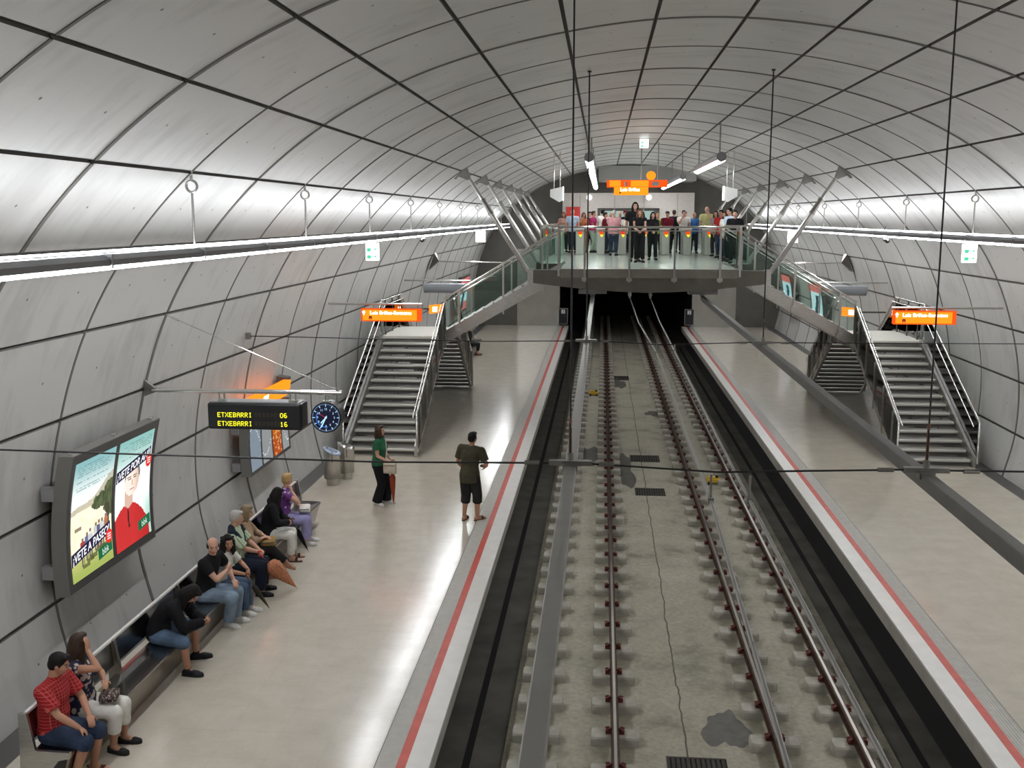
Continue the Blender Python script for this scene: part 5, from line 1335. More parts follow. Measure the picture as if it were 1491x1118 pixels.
    # ---- trousers, shorts
    if 'legs' in look:
        T = look['legs']; m = M(); g = T.get('g', .012); f = T.get('len', 1.); fl = T.get('flare', 0.)
        q = .5+.5*W
        m.loft([(P0-d1*.10, L0, fw(L0, d1), hw*.9+g, .11*bd+g), (P0, L0, fw(L0, d1), hw+g*.8, .12*bd+g), (P0.lerp(P1, .42), L0, fw(L0, d1), (hw+ww)/2+g*.9, .114*bd+g)], 20)
        m.ell(P0-d1*.09, (hw*.9+g, .11*bd+g, .06), None, 16, 8)
        for s in (-1, 1):
            hip, kn, an = legs[s][:3]
            def at_(t): return hip.lerp(kn, t/.5) if t <= .5 else kn.lerp(an, (t-.5)/.5)
            def rad(t): return (.094*q+(.058*q-.094*q)*(t/.5)) if t <= .5 else (.058*q+(.042-.058*q)*((t-.5)/.5))
            tt = [0, .2, .4, .5, .62, .8, 1.]; tt = [t for t in tt if t < f-.02]+[f]
            m.limb([at_(t) for t in tt], [rad(t)+g*(1+.6*t)+fl*max(0, t-.4)/.6+(T.get('wide', 0)*min(1, t/.3)) for t in tt], cut=True)
        finish(m, T.get('name', 'trousers'), T['mat'], root, vg)
    if 'skirt' in look:
        T = look['skirt']; m = M()
        m.loft([(P0+d1*.10, L0, fw(L0, d1), ww+.03, .12), (P0-V((0, 0, .10)), L0, V((0, 1, 0)), hw+.03, .14), (P0-V((0, 0, T.get('len', .45))), L0, V((0, 1, 0)), hw+.06, .19)], 20); finish(m, 'skirt', T['mat'], root, vg)
    # ---- shoes
    if 'shoes' in look:
        T = look['shoes']
        for s in (-1, 1):
            hip, kn, an, G, fd, fdn, heel, ball, toe, sx = legs[s]; m = M()
            k = T.get('kind', 'trainer')
            if k in ('trainer', 'shoe'):
                m.limb([heel-fd*.004, ball, toe+fd*.006], [.046, .045, .033]); m.limb([ball+sx*.022, toe+sx*.02-fd*.01], [.036, .028]); m.limb([ball-sx*.024, toe-sx*.022-fd*.02], [.036, .028])
                m.limb([an-fdn*.02, an+fd*.045-fdn*.032], [.047, .042])
                if k == 'trainer': m.limb([an+fdn*.012, an-fdn*.02], [.044, .048])
                m.loft([(heel-fd*.05-fdn*.038, sx, fdn, .030, .012), (heel-fdn*.038, sx, fdn, .044, .014), (ball-fdn*.032, sx, fdn, .052, .014), (toe+fd*.01-fdn*.022, sx, fdn, .040, .013), (toe+fd*.038-fdn*.020, sx, fdn, .02, .010)], 12)
            else:
                m.loft([(heel-fd*.045-fdn*.040, sx, fdn, .028, .012), (heel-fdn*.040, sx, fdn, .042, .013), (ball-fdn*.034, sx, fdn, .050, .013), (toe+fd*.01-fdn*.026, sx, fdn, .040, .012), (toe+fd*.034-fdn*.022, sx, fdn, .02, .010)], 12)
                if k == 'flat':
                    m.limb([heel-fd*.006, heel+fd*.03], [.040, .038]); m.limb([ball+fd*.005, toe+fd*.006], [.041, .030]); m.limb([ball+sx*.022, toe+sx*.016], [.030, .024]); m.limb([ball-sx*.024, toe-sx*.02], [.030, .024]); m.limb([heel+sx*.03, ball+sx*.04], [.016, .016]); m.limb([heel-sx*.03, ball-sx*.04], [.016, .016])
                else:
                    m.limb([ball+sx*.046, ball+fdn*.032, ball-sx*.046], [.014, .015, .014]); m.limb([ball+sx*.046-fd*.03, ball+fdn*.036-fd*.03, ball-sx*.046-fd*.03], [.012, .014, .012])
                    if k == 'sandal': m.limb([heel+sx*.036, heel-fd*.036+fdn*.02, heel-sx*.036], [.012, .012, .012])
            finish(m, T.get('name', 'shoe'), T['mat'], root, max(.009, vox))
    # ---- hair
    hs = look.get('hair', 'short'); hm = look.get('hairmat', HAIR['black'])
    if hs != 'bald':
        m = M(); Q = lambda c, r: m.ell(HC+RH @ V(c), r, RH, 16, 12)
        if hs == 'fringe':
            Q((0, -.036, .002), (.086, .084, .056))
            for s in (-1, 1): Q((s*.068, -.015, .0), (.020, .05, .040))
        else:
            Q((0, -.022, .040), (.083, .096, .088)); Q((0, -.050, -.005), (.078, .064, .075))
            for s in (-1, 1): Q((s*.066, -.012, .018), (.018, .040, .050))
            Q((0, .045, .092), (.060, .042, .028))
        if hs == 'cap':
            Q((0, -.01, .075), (.092, .105, .055)); Q((0, .085, .062), (.062, .055, .016))
        if hs in ('long', 'wavy', 'curly', 'bob', 'hood'):
            Lh = {'long': .36, 'wavy': .24, 'curly': .16, 'bob': .12, 'hood': .20}[hs]
            k0 = 9
            for k in range(k0):
                a = math.radians(-125+250*k/(k0-1)); x, y = .074*math.sin(a), -.018-.072*math.cos(a)
                p0 = HC+RH @ V((x, y, .03)); p1 = HC+RH @ V((x*1.18, y*1.15, -.06)); dn = (RH @ V((x*.35, y*.5-.02, -1)))*.4+V((x*.5, -.06, -1))*.6; dn.normalize()
                w_ = .03 if hs != 'curly' else .042
                p2 = p1+dn*Lh*.5; p3 = p1+dn*Lh*(.92+.12*math.sin(k*2.3))
                if hs in ('wavy', 'curly'): p2 += V((.014*math.sin(k*1.9), .010*math.cos(k*2.7), 0))
                m.limb([p0, p1, p2, p3], [.028, w_, w_*.95, .016])
            if hs == 'curly':
                rnd = random.Random(4)
                for k in range(46):
                    a = rnd.uniform(-2.3, 2.3); z = rnd.uniform(-.10, .07); x, y = .092*math.sin(a), -.02-.095*math.cos(a)
                    if y > .045 and z < .05: continue
                    Q((x, y, z), (.026, .026, .024))
        if hs == 'tail':
            p = HC+RH @ V((0, -.10, .02)); m.limb([p, p+RH @ V((0, -.05, -.05)), p+V((0, -.05, 0))+RH @ V((0, -.05, -.16))], [.034, .034, .018])
        if hs == 'bun': Q((0, -.118, .045), (.045, .04, .04))
        finish(m, 'cap' if hs == 'cap' else 'hair', hm, root, max(.0085, vox*1.15), 2)
    info = {'root': root}
    tw_ = lambda p: loc + RW @ (p*S)
    info['handR'] = tw_(arms[1][2]+ (arms[1][2]-arms[1][1]).normalized()*.06); info['handL'] = tw_(arms[-1][2]+(arms[-1][2]-arms[-1][1]).normalized()*.06)
    info['wristR'] = tw_(arms[1][2]); info['wristL'] = tw_(arms[-1][2]); info['head'] = tw_(HC); info['shR'] = tw_(sh[1]); info['shL'] = tw_(sh[-1]); info['pelvis'] = tw_(P0); info['chest'] = tw_(P2+fw(L2, d2)*.13)
    info['kneeR'] = tw_(legs[1][1]); info['kneeL'] = tw_(legs[-1][1]); info['R'] = RW
    return info
def sit(legR=None, legL=None, **k):
    d = dict(pz=.545, legR=legR or {'to': (.11, .38, .085), 'yaw': -8}, legL=legL or {'to': (-.11, .38, .085), 'yaw': 8}); d.update(k); return d
XP = -5.86
SK, TA = SKIN['light'], SKIN['tan']
def shirt(m, **k): return dict(mat=m, **k)
white_shoe = cloth('shoe_white', (.62, .60, .57), .5); black_shoe = cloth('shoe_black', (.014, .014, .018), .5); brown_shoe = cloth('shoe_brown', (.09, .04, .022), .5); tan_shoe = cloth('shoe_tan', (.36, .20, .12), .55)
pure = cloth('white', (.78, .76, .71)); blk = cloth('black', (.010, .010, .012)); navy = cloth('navy', (.014, .018, .035)); darkb = cloth('charcoal', (.022, .021, .022))

redman = human('person in a red checked shirt and denim shorts at the bench end', (XP-.03, 10.03, 0), -4,
    sit(lean=5, hyaw=24, hpitch=20, armR={'to': (.14, .37, .635), 'pole': (1, -.4, .2), 'curl': .7, 'palm': (0, .1, -1)}, armL={'to': (-.10, .34, .65), 'pole': (-1, -.5, .1), 'curl': .7, 'palm': (0, .1, -1)},
        legR={'to': (.17, .30, .085), 'yaw': -14}, legL={'to': (-.13, .34, .085), 'yaw': 4}),
    dict(h=1.80, heavy=1.07, belly=.03, skin=TA, hair='short', top=shirt(CL['red_check'], g=.022, sleeve=.75, collar=1, flare=.01), legs=dict(mat=CL['denim_dark'], len=.58, g=.018, wide=.008, name='shorts'), shoes=dict(mat=brown_shoe, kind='sandal', name='sandal')))
floral = human('person in a dark floral top and white cropped trousers, hand raised to the forehead', (XP-.02, 10.64, 0), 2,
    sit(lean=-3, hyaw=62, hpitch=6, twist=8, armR={'to': (.075, .135, 1.20), 'pole': (.55, .55, -1), 'palm': (-.3, -1, 0), 'curl': .35, 'dir': (-.25, -.1, 1)}, armL={'to': (-.03, .25, .80), 'pole': (-1, -.2, -.4), 'curl': .5, 'palm': (0, 0, -1)},
        legR={'to': (.10, .37, .085), 'yaw': -16}, legL={'to': (-.12, .40, .085), 'yaw': 0}),
    dict(h=1.74, fem=True, heavy=1.1, skin=TA, hair='wavy', hairmat=HAIR['brown'], top=shirt(CL['floral'], g=.018, sleeve=.16, flare=.02, hem=-.12, name='blouse'), legs=dict(mat=pure, len=.80, g=.018), shoes=dict(mat=darkb, kind='flat')))
hunched = human('person in a black jacket and denim shorts bent forward over a phone', (XP-.02, 12.70, 0), 6,
    sit(lean=49, bow=.6, hpitch=58, hyaw=-6, armR={'to': (.045, .56, .66), 'pole': (1, -.6, -.6), 'palm': (-.8, 0, .3), 'curl': .9, 'dir': (-.35, .9, .15)}, armL={'to': (-.055, .56, .66), 'pole': (-1, -.6, -.6), 'palm': (.8, 0, .3), 'curl': .9, 'dir': (.35, .9, .15)},
        legR={'to': (.17, .40, .085), 'yaw': -10, 'pole': (.5, 1, .2)}, legL={'to': (-.34, .36, .085), 'yaw': 14, 'pole': (-.6, 1, .2)}),
    dict(h=1.80, skin=TA, hair='wavy', top=shirt(blk, g=.028, sleeve=1.96, flare=.01, hood=1, name='jacket'), legs=dict(mat=CL['denim'], len=.53, g=.018, wide=.008, name='shorts'), shoes=dict(mat=black_shoe, kind='trainer')))
bald = human('balding person in a black polo shirt and blue jeans, looking towards the camera', (XP+.03, 14.22, 0), 4,
    sit(lean=18, twist=-14, hyaw=-62, hpitch=10, armR={'to': (.01, .32, .84), 'pole': (1, -.1, -.5), 'palm': (-.2, -1, 0), 'curl': .5, 'dir': (-.6, .4, .35)}, armL={'to': (-.13, .37, .66), 'pole': (-1, -.3, -.1), 'palm': (0, 0, -1), 'curl': .5},
        legR={'to': (.03, .32, .085), 'yaw': -24}, legL={'to': (-.18, .37, .085), 'yaw': -4}),
    dict(h=1.80, heavy=1.08, skin=SK, hair='fringe', hairmat=HAIR['brown'], top=shirt(blk, g=.018, sleeve=.60, collar=1, flare=.01, name='polo_shirt'), legs=dict(mat=CL['denim_light'], len=.97, g=.018, wide=.01, name='jeans'), shoes=dict(mat=white_shoe, kind='trainer')))
girl = human('smiling person with curly dark hair in a white top and jeans, holding a folded umbrella', (XP+.05, 14.72, 0), 6,
    sit(lean=21, twist=-12, hyaw=-58, hpitch=10, armR={'to': (.06, .44, .68), 'pole': (1, -.3, -.3), 'palm': (-1, 0, -.2), 'curl': 1.1}, armL={'to': (-.02, .46, .74), 'pole': (-1, -.3, -.3), 'palm': (1, 0, -.2), 'curl': 1.1},
        legR={'to': (.06, .42, .085), 'yaw': -20}, legL={'to': (-.12, .44, .085), 'yaw': -6}),
    dict(h=1.66, fem=True, skin=TA, hair='curly', top=shirt(pure, g=.014, sleeve=.7, name='top'), legs=dict(mat=CL['denim'], len=.97, g=.013, name='jeans'), shoes=dict(mat=white_shoe, kind='trainer')))
oldman = human('grey-haired person in a green striped shirt with a navy jumper over the shoulders', (XP, 15.55, 0), 10,
    sit(lean=3, hyaw=8, hpitch=8, armR={'to': (.04, .37, .70), 'pole': (1, -.3, -.4), 'palm': (-1, .2, -.3), 'curl': 1.1}, armL={'to': (-.07, .38, .69), 'pole': (-1, -.3, -.4), 'palm': (1, .2, -.3), 'curl': 1.1},
        legR={'to': (.11, .40, .085), 'yaw': -10}, legL={'to': (-.16, .40, .085), 'yaw': 6}),
    dict(h=1.78, heavy=1.16, belly=.04, skin=SK, hair='short', hairmat=HAIR['grey'], brow=HAIR['grey'], top=shirt(CL['green_stripe'], g=.022, sleeve=.85, collar=1, flare=.01), over=navy, legs=dict(mat=navy, len=.97, g=.02, wide=.012), shoes=dict(mat=black_shoe, kind='shoe')))
oldwoman = human('person with ash hair in a tan top, dark trousers, legs crossed', (XP-.02, 16.10, 0), 16,
    sit(lean=2, hyaw=-4, hpitch=12, armR={'to': (.06, .31, .79), 'pole': (1, -.3, -.4), 'palm': (0, 0, -1), 'curl': .4}, armL={'to': (-.05, .34, .78), 'pole': (-1, -.3, -.4), 'palm': (0, 0, -1), 'curl': .4},
        legR={'to': (-.08, .66, .30), 'yaw': 10, 'pitch': 25, 'pole': (.1, .3, 1)}, legL={'to': (-.12, .36, .085), 'yaw': 6}),
    dict(h=1.70, fem=True, heavy=1.05, skin=SK, hair='bob', hairmat=HAIR['ash'], top=shirt(cloth('tan_knit', (.34, .23, .15)), g=.016, sleeve=1.5, name='cardigan'), legs=dict(mat=darkb, len=.95, g=.018), shoes=dict(mat=tan_shoe, kind='shoe')))
hooded = human('person in a black jacket and white trousers, black hair over the face', (XP, 17.22, 0), 12,
    sit(lean=17, hyaw=34, hpitch=24, armR={'to': (.07, .36, .72), 'pole': (1, -.4, -.4), 'palm': (-1, .1, -.3), 'curl': 1.}, armL={'to': (-.06, .36, .72), 'pole': (-1, -.4, -.4), 'palm': (1, .1, -.3), 'curl': 1.},
        legR={'to': (.09, .40, .085), 'yaw': -8}, legL={'to': (-.12, .42, .085), 'yaw': 4}),
    dict(h=1.72, fem=True, heavy=1.04, skin=SK, hair='long', top=shirt(blk, g=.026, sleeve=1.95, hood=1, flare=.02, name='jacket'), legs=dict(mat=pure, len=.93, g=.018), shoes=dict(mat=black_shoe, kind='sandal', name='sandal')))
blonde = human('blond person in a purple patterned top and lilac trousers, hand at the chin', (XP, 18.12, 0), 14,
    sit(lean=9, hyaw=42, hpitch=6, armR={'to': (.085, .175, 1.045), 'pole': (.6, .5, -1), 'palm': (-.4, -1, 0), 'curl': .8, 'dir': (-.3, -.2, 1)}, armL={'to': (-.02, .26, .80), 'pole': (-1, 0, -.4), 'palm': (0, 0, -1), 'curl': .4},
        legR={'to': (.09, .40, .085), 'yaw': -10}, legL={'to': (-.14, .43, .085), 'yaw': 4}),
    dict(h=1.74, fem=True, heavy=1.12, skin=SK, hair='short', hairmat=HAIR['blond'], top=shirt(CL['purple_print'], g=.018, sleeve=.45, flare=.015, name='blouse'), legs=dict(mat=cloth('lilac', (.36, .34, .60)), len=.95, g=.018, flare=.018), shoes=dict(mat=white_shoe, kind='shoe')))
green = human('standing person in a green top and black flared trousers waiting in front of the stairs', (-4.66, 21.0, 0), -8,
    dict(pz=.925, lean=2, hyaw=4, hpitch=-2, armR={'to': (.14, .25, 1.00), 'pole': (.5, -1, -.6), 'palm': (-.6, 0, -.6), 'curl': 1.0}, armL={'to': (-.05, .25, 1.00), 'pole': (-.7, -1, -.5), 'palm': (.6, 0, -.6), 'curl': 1.0},
         legR={'to': (.10, -.03, .085), 'yaw': -24}, legL={'to': (-.11, .10, .085), 'yaw': 2}),
    dict(h=1.70, fem=True, heavy=1.16, skin=SK, hair='bob', hairmat=HAIR['brown'], top=shirt(cloth('emerald', (.025, .12, .06)), g=.016, sleeve=.55, flare=.01, hem=-.07, name='top'), legs=dict(mat=blk, len=1.0, g=.018, flare=.045), shoes=dict(mat=white_shoe, kind='shoe')))
olive = human('standing person in an olive T-shirt and dark shorts, seen from behind near the red line', (-2.60, 20.02, 0), 78,
    dict(pz=.93, lean=3, side=5, hyaw=-14, hroll=4, armR={'to': (.235, .20, 1.02), 'pole': (.9, -1, -.3), 'palm': (-1, 0, .2), 'curl': .8, 'dir': (-.5, 1, .05)}, armL={'to': (-.20, .20, .98), 'pole': (-.7, -1, -.2), 'curl': .8, 'dir': (.5, 1, 0)},
         legR={'to': (.14, .04, .085), 'yaw': -38}, legL={'to': (-.11, -.02, .085), 'yaw': -2}),
    dict(h=1.79, heavy=1.06, skin=SKIN['tan'], hair='short', top=shirt(cloth('olive', (.062, .056, .036)), g=.024, sleeve=.72, flare=.02, hem=-.17, name='t_shirt'), legs=dict(mat=cloth('charcoal_cotton', (.026, .025, .026)), len=.68, g=.02, wide=.012, flare=.0, name='shorts'), shoes=dict(mat=brown_shoe, kind='flip', name='sandal')))
far = human('person sitting on the far bench, hidden behind the stairs apart from the legs', (XP, 45.2, 0), 0, sit(lean=5), dict(h=1.72, skin=SK, hair='short', top=shirt(darkb, sleeve=1.9), legs=dict(mat=darkb, len=.85), shoes=dict(mat=brown_shoe, kind='shoe')), vox=.02)

# ---- things they hold
def umbrella(lab, top, tip, mt, r, handle='hook', hmat=None, spread=1.):
    a, b = V(top), V(tip); d = (b-a).normalized(); L = (b-a).length
    t = thing('umbrella', lab, 'umbrella', tuple(b))
    x = d.cross(V((0, 1, 0))).normalized(); y = d.cross(x)
    m = M(); n = 16; st = []; vs = []
    prof = [(.26, .35), (.30, .8), (.36, 1.), (.55, .80), (.75, .48), (.90, .18), (.95, .08)]
    for f, k in prof:
        for i in range(n):
            w = 1+.22*(1 if i % 2 else -1)*min(1, k*1.2); vs.append(a+d*L*f+(x*math.cos(2*PI*i/n)+y*math.sin(2*PI*i/n))*r*k*w)
    m.add(vs, [(j*n+i, j*n+(i+1) % n, (j+1)*n+(i+1) % n, (j+1)*n+i) for j in range(len(prof)-1) for i in range(n)]+[list(range(n))[::-1], [len(vs)-n+i for i in range(n)]], 0, True); mk('folded_canopy', m, mt, t)
    m = M(); m.cyl(a, a+d*L*.3, .006); mk('shaft', m, MT['darkgrey'], t)
    m = M()
    m.tube([a+d*.10*L, a, a-d*.02, a-d*.045+x*.02, a-d*.04+x*.045, a-d*.01+x*.055], .013, 8); mk('handle', m, hmat or MT['wood'], t)
    m = M(); m.cyl(a+d*L*.94, b, .006, .004, 8); mk('tip', m, MT['steel'], t)
umbrella('long dark olive umbrella leaning from the curly-haired girl to the floor', (-5.33, 14.62, .66), (-5.07, 14.9, .01), cloth('umbrella_olive', (.055, .045, .034)), .036)
umbrella('big folded orange patterned umbrella held by the grey-haired man', (-5.40, 15.42, .74), (-4.93, 15.86, .015), CL['orange_print'], .115, hmat=MT['signred'])
umbrella('thin black folded umbrella leaning on the floor in front of the white trousers', (-5.45, 17.34, .72), (-5.26, 17.70, .01), blk, .04)
gh = green['handR']
umbrella('rust red folded umbrella hanging upright from the hand of the woman in green', (gh.x+.035, gh.y-.03, gh.z+.02), (gh.x+.06, gh.y-.02, .01), cloth('umbrella_rust', (.30, .055, .025)), .055)
def bag(lab, c, dim, mt, rz=0., strap=None, tilt=0., puff=True, name='handbag'):
    t = thing(name, lab, 'bag', tuple(c)); m = M(); R = rotz(math.radians(rz)) @ rotx(math.radians(tilt))
    n, k = 20, 7; vs = []
    for j in range(k):
        f = -1+2*j/(k-1); s = (1-abs(f)**3*.35) if puff else 1
        for i in range(n):
            a = 2*PI*i/n; ca, sa = math.cos(a), math.sin(a); e = .45
            vs.append(V(c)+R @ V((dim[0]/2*math.copysign(abs(ca)**e, ca), dim[1]/2*math.copysign(abs(sa)**e, sa)*s, dim[2]/2*f)))
    m.add(vs, [(j*n+i, j*n+(i+1) % n, (j+1)*n+(i+1) % n, (j+1)*n+i) for j in range(k-1) for i in range(n)]+[list(range(n))[::-1], [(k-1)*n+i for i in range(n)]], 0, True); mk('bag_body', m, mt, t)
    m = M(); m.box(V(c)+R @ V((0, -dim[1]/2*1.0, dim[2]*.22)), (dim[0]*.86, .008, .012), 0, R); mk('zip', m, MT['darkgrey'], t)
    if strap:
        m = M(); m.tube(strap, .010, 6); mk('strap', m, mt, t)
bag('patterned dark clutch bag on the white trousers of the floral-top woman', (-5.55, 10.63, .655), (.20, .27, .05), CL['clutch_print'], 12, name='clutch_bag', puff=False)
bag('tan brown handbag on the lap of the woman with crossed legs', (-5.53, 16.24, .685), (.26, .34, .11), cloth('bag_tan', (.30, .19, .065)), 16)
bag('white handbag on the lap of the blond woman', (-5.50, 18.32, .66), (.20, .34, .11), cloth('bag_white', (.70, .68, .63), .5), 14)
gs = green['shL']; gc = green['chest']
bag('cream shoulder bag with a long strap carried in front by the woman in green', (gh.x+.00, gh.y-.07, .865), (.28, .09, .24), cloth('bag_cream', (.60, .54, .44)), -8, strap=[(gh.x-.10, gh.y-.07, .97), (gc.x+.045, gc.y-.04, gc.z-.10), (gc.x+.03, gc.y+.0, gc.z+.02), (gs.x+.085, gs.y-.07, gs.z+.02), (gs.x-.01, gs.y-.05, gs.z+.065)])
hp = (hunched['handR']+hunched['handL'])/2
t = thing('phone', 'small dark phone held in both hands by the person bent forward', 'phone', tuple(hp)); m = M(); m.box(hp+V((.015, 0, .025)), (.07, .11, .010), 0, roty(-.5)); mk('phone_body', m, MT['black'], t); m = M(); m.box(hp+V((.012, 0, .032)), (.055, .09, .003), 0, roty(-.5)); mk('phone_screen', m, emit('phone_glow', (.25, .3, .6), .8), t)

# ---- people on the mezzanine
AH = {1: (.12, .17, 1.50), -1: (-.12, .17, 1.50)}
def crowd(lab, x, y, hd, h, skin, hair, hmat, top, tkind, legm, arms='down', fem=False, heavy=1., lean=2, legs='legs', llen=.97, hyaw=0, vox=.013, sleeve=.6):
    P = dict(pz=.93, lean=lean, hyaw=hyaw, legR={'to': (.10, -.02, .085)}, legL={'to': (-.12, .05, .085)})
    if arms == 'face': P['armR'] = {'to': (.06, .19, 1.42), 'pole': (.6, .3, -1), 'palm': (-.5, -1, 0), 'dir': (-.2, -.1, 1), 'curl': .5}
    if arms == 'faceL': P['armL'] = {'to': (-.10, .16, 1.44), 'pole': (-.7, .3, -1), 'palm': (.5, -1, 0), 'dir': (.2, -.1, 1), 'curl': .5}
    if arms == 'front':
        P['armR'] = {'to': (.05, .28, 1.05), 'pole': (.8, -1, -.5), 'curl': .8}; P['armL'] = {'to': (-.06, .28, 1.03), 'pole': (-.8, -1, -.5), 'curl': .8}
    if arms == 'bag': P['armL'] = {'to': (-.16, .22, 1.0), 'pole': (-.8, -1, -.5), 'curl': 1.}
    lk = dict(h=h, fem=fem, heavy=heavy, skin=skin, hair=hair, hairmat=hmat, top=dict(mat=top, g=.018, sleeve=sleeve, flare=.015, name=tkind), shoes=dict(mat=black_shoe, kind='shoe'))
    if legs == 'skirt': lk['skirt'] = dict(mat=legm, len=llen)
    else: lk['legs'] = dict(mat=legm, len=llen, g=.016)
    return human(lab, (x, y, MEZ+.003), hd, P, lk, group=None, vox=vox)
H_ = HAIR
crowd('person with long auburn hair in a black sleeveless top at the mezzanine front', 1.20, 34.3, -92, 1.70, SK, 'long', H_['red'], blk, 'top', blk, 'front', True, sleeve=.1)
crowd('tall dark-haired person in black standing close behind the auburn-haired woman', 1.06, 34.85, -90, 1.93, SK, 'wavy', H_['black'], blk, 'shirt', blk, sleeve=.7, heavy=1.1)
crowd('person with long dark hair in a black jacket and black leggings at the mezzanine front', 1.72, 36.4, -88, 1.62, SK, 'long', H_['black'], blk, 'jacket', blk, 'front', True, sleeve=1.9)
gold = cloth('pale_yellow', (.55, .55, .25)); pink = cloth('pale_pink', (.62, .33, .36)); magenta = cloth('magenta', (.42, .035, .14)); maroon = cloth('maroon', (.15, .012, .025)); sky = cloth('light_blue', (.42, .52, .66)); orange = cloth('rust_orange', (.40, .13, .06)); blue = cloth('bright_blue', (.06, .20, .52)); lime = cloth('lime', (.45, .55, .10)); greyt = cloth('grey_tee', (.36, .33, .32)); redc = cloth('scarlet', (.42, .03, .03)); peach = cloth('peach', (.50, .29, .23)); beige = cloth('beige_trousers', (.40, .36, .28)); dj = CL['denim_dark']; grn = cloth('pale_green', (.42, .50, .42))
crowd('person in a pink shirt and jeans, back turned, before the ticket gates', .42, 40.35, 84, 1.70, SK, 'short', H_['grey'], pink, 'shirt', dj, 'front', heavy=1.22)
rows = [
 ('person with auburn hair in a peach top, outermost of the crowd above the bench platform', -1.66, 44.4, -80, 1.66, TA, 'bob', H_['red'], peach, 'top', darkb, 'down', True),
 ('balding person in a light blue shirt behind the gates, near the red poster', -1.26, 43.6, -96, 1.76, SK, 'fringe', H_['grey'], sky, 'shirt', navy, 'down', False),
 ('person with long auburn hair in a rust orange dress in front of the red poster', -.80, 43.9, -100, 1.64, TA, 'long', H_['red'], orange, 'top', orange, 'face', True),
 ('dark-haired person in a magenta shirt turned sideways at the gates', -.42, 43.9, -20, 1.70, TA, 'short', H_['brown'], magenta, 'shirt', grn, 'front', False),
 ('person in a dark coat half hidden behind the magenta shirt', -.58, 45.2, -70, 1.68, SK, 'short', H_['black'], navy, 'jacket', navy, 'down', False),
 ('dark-haired person in a white shirt seen over the maroon jumper', -.03, 45.3, 40, 1.78, TA, 'short', H_['black'], pure, 'shirt', darkb, 'down', False),
 ('dark-haired person in a maroon jumper looking down at a gate', .07, 43.4, -10, 1.64, SK, 'short', H_['black'], maroon, 'jumper', dj, 'front', False),
 ('grey-haired person in a white blouse behind the pink shirt', .36, 44.4, -110, 1.66, SK, 'bob', H_['grey'], pure, 'blouse', greyt, 'front', True),
 ('bald person in a dark jacket behind the pink shirt', .72, 44.6, -80, 1.70, SK, 'fringe', H_['grey'], darkb, 'jacket', darkb, 'down', False),
 ('person in a dark red cap and navy jacket behind the tall man', .92, 44.2, -60, 1.72, TA, 'cap', maroon, navy, 'jacket', navy, 'down', False),
 ('person in a white T-shirt showing beside the auburn-haired woman', 1.00, 43.3, -90, 1.60, SK, 'short', H_['brown'], pure, 't_shirt', dj, 'down', False),
 ('person in pale lilac standing between the two women in black', 1.62, 43.6, -95, 1.58, SK, 'short', H_['brown'], sky, 't_shirt', dj, 'down', False),
 ('blond person in a lime top and dark cardigan beside the woman in a black jacket', 2.26, 43.7, -85, 1.60, SK, 'short', H_['blond'], lime, 'top', darkb, 'bag', True),
 ('person in a flat cap and maroon jacket behind the gates', 2.66, 43.6, -90, 1.68, SK, 'cap', darkb, maroon, 'jacket', darkb, 'front', False),
 ('dark-haired person in a black suit with the back turned', 2.98, 44.3, 85, 1.74, SK, 'short', H_['brown'], blk, 'jacket', blk, 'down', False),
 ('person in a white shirt with a hand raised to the mouth', 3.30, 43.3, -95, 1.72, SK, 'short', H_['black'], pure, 'shirt', navy, 'face', False),
 ('dark-haired person half hidden behind the white shirt', 3.50, 45.4, -60, 1.66, SK, 'short', H_['black'], darkb, 'shirt', darkb, 'down', False),
 ('bald person in a bright blue jacket over a red shirt', 3.74, 43.5, -90, 1.64, TA, 'fringe', H_['grey'], blue, 'jacket', navy, 'down', False),
 ('tall person in a pale yellow shirt with a hand at the ear', 4.23, 43.2, -100, 1.86, SK, 'fringe', H_['grey'], gold, 'shirt', navy, 'faceL', False),
 ('person in a grey T-shirt in front of the last ticket gate', 4.28, 40.2, -110, 1.68, SK, 'bob', H_['brown'], greyt, 't_shirt', darkb, 'front', True),
 ('person in a scarlet shirt standing before the grey T-shirt', 4.28, 38.4, -120, 1.70, TA, 'short', H_['black'], redc, 'shirt', dj, 'down', False),
 ('person in a white top talking beside the scarlet shirt', 4.26, 36.8, -140, 1.64, TA, 'wavy', H_['brown'], pure, 'top', dj, 'front', True),
 ('person in a light blue shirt by the struts above the empty platform', 4.22, 35.2, -150, 1.74, SK, 'short', H_['black'], sky, 'shirt', blk, 'down', False),
 ('person in black leaning by the struts above the empty platform', 4.22, 33.9, -100, 1.66, SK, 'short', H_['black'], blk, 'jacket', blk, 'down', False),
]
for q, r in enumerate(rows): crowd(*r, hyaw=(q*37 % 40)-20, vox=.016, sleeve=1.85 if r[9] in ('jacket', 'jumper') else .6, heavy=1.0+.02*(q % 6))
finish_people()
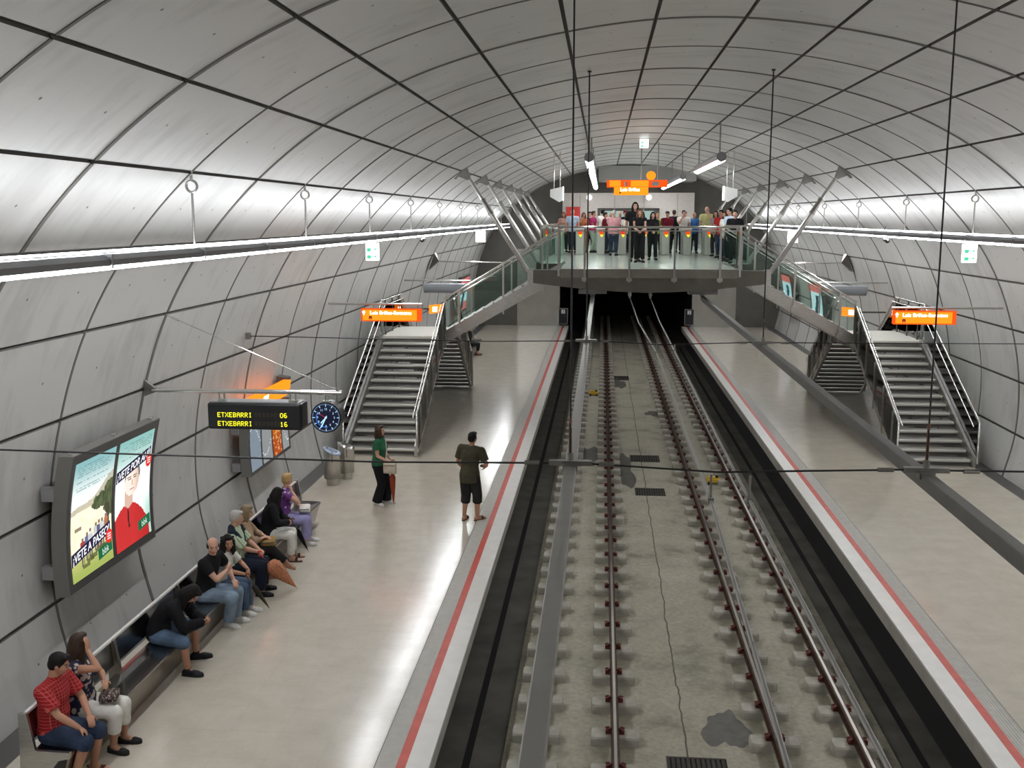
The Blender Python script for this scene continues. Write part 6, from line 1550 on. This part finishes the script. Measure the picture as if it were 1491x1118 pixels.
# ------------------------------------------------------------------ camera, world, view
cam = bpy.data.cameras.new('camera'); co = bpy.data.objects.new('camera', cam); COL.objects.link(co)
cam.sensor_width = 36; cam.sensor_fit = 'HORIZONTAL'; cam.lens = 1500.5/1491*36; cam.clip_end = 300; cam.clip_start = .05
co.location = (0, 0, EYE); co.rotation_euler = (PI/2-.1602, 0, .0869)
SC.camera = co
w = bpy.data.worlds.new('world'); SC.world = w; w.use_nodes = True
w.node_tree.nodes['Background'].inputs[0].default_value = (.9, .95, 1, 1); w.node_tree.nodes['Background'].inputs[1].default_value = .02
vs = SC.view_settings
vs.view_transform = 'Standard'; vs.look = 'None'; vs.exposure = 0.5; vs.gamma = 1; vs.use_curve_mapping = False
SC.cycles.use_denoising = True
SC.cycles.max_bounces = 8; SC.cycles.diffuse_bounces = 5; SC.cycles.glossy_bounces = 4; SC.cycles.transparent_max_bounces = 16
SC.cycles.sample_clamp_indirect = 6

# things of one kind carry one group phrase
GP = {'strip_light': 'strip lights along the walls', 'exit_sign': 'exit signs', 'surveillance_camera': 'surveillance cameras', 'overhead_rail': 'overhead conductor rails', 'suspension_wire': 'suspension wires',
      'cross_cable': 'cross cables', 'rail': 'running rails', 'feeder_cable': 'feeder cables', 'drain_grate': 'drain grates', 'signal_box': 'signal boxes', 'puddle': 'puddles and damp patches', 'staircase': 'staircases',
      'stair_landing': 'stair landings', 'balustrade': 'balustrades of the mezzanine', 'strut': 'struts of the mezzanine', 'pendant_lamp': 'pendant lamps', 'hanging_light_box': 'hanging light boxes', 'hanging_sign': 'hanging signs of the concourse',
      'reflection_spot': 'reflected light spots', 'bench': 'benches', 'wall_sign': 'small wall signs', 'destination_sign': 'destination signs', 'speaker_pod': 'speaker pods', 'support_rod': 'support rods', 'stop_marker': 'stop markers',
      'litter_bin': 'litter bins', 'umbrella': 'umbrellas', 'handbag': 'handbags'}
for o in SC.objects:
    if o.parent is None and o.get('category') and not o.get('group'):
        st_ = o.name.split('.')[0]
        if st_ in GP: o['group'] = GP[st_]
        elif st_ == 'person': o['group'] = 'crowd on the mezzanine' if o.location.z > 3 else 'people on the bench' if o.location.x < -5.5 else 'people standing on the platform'
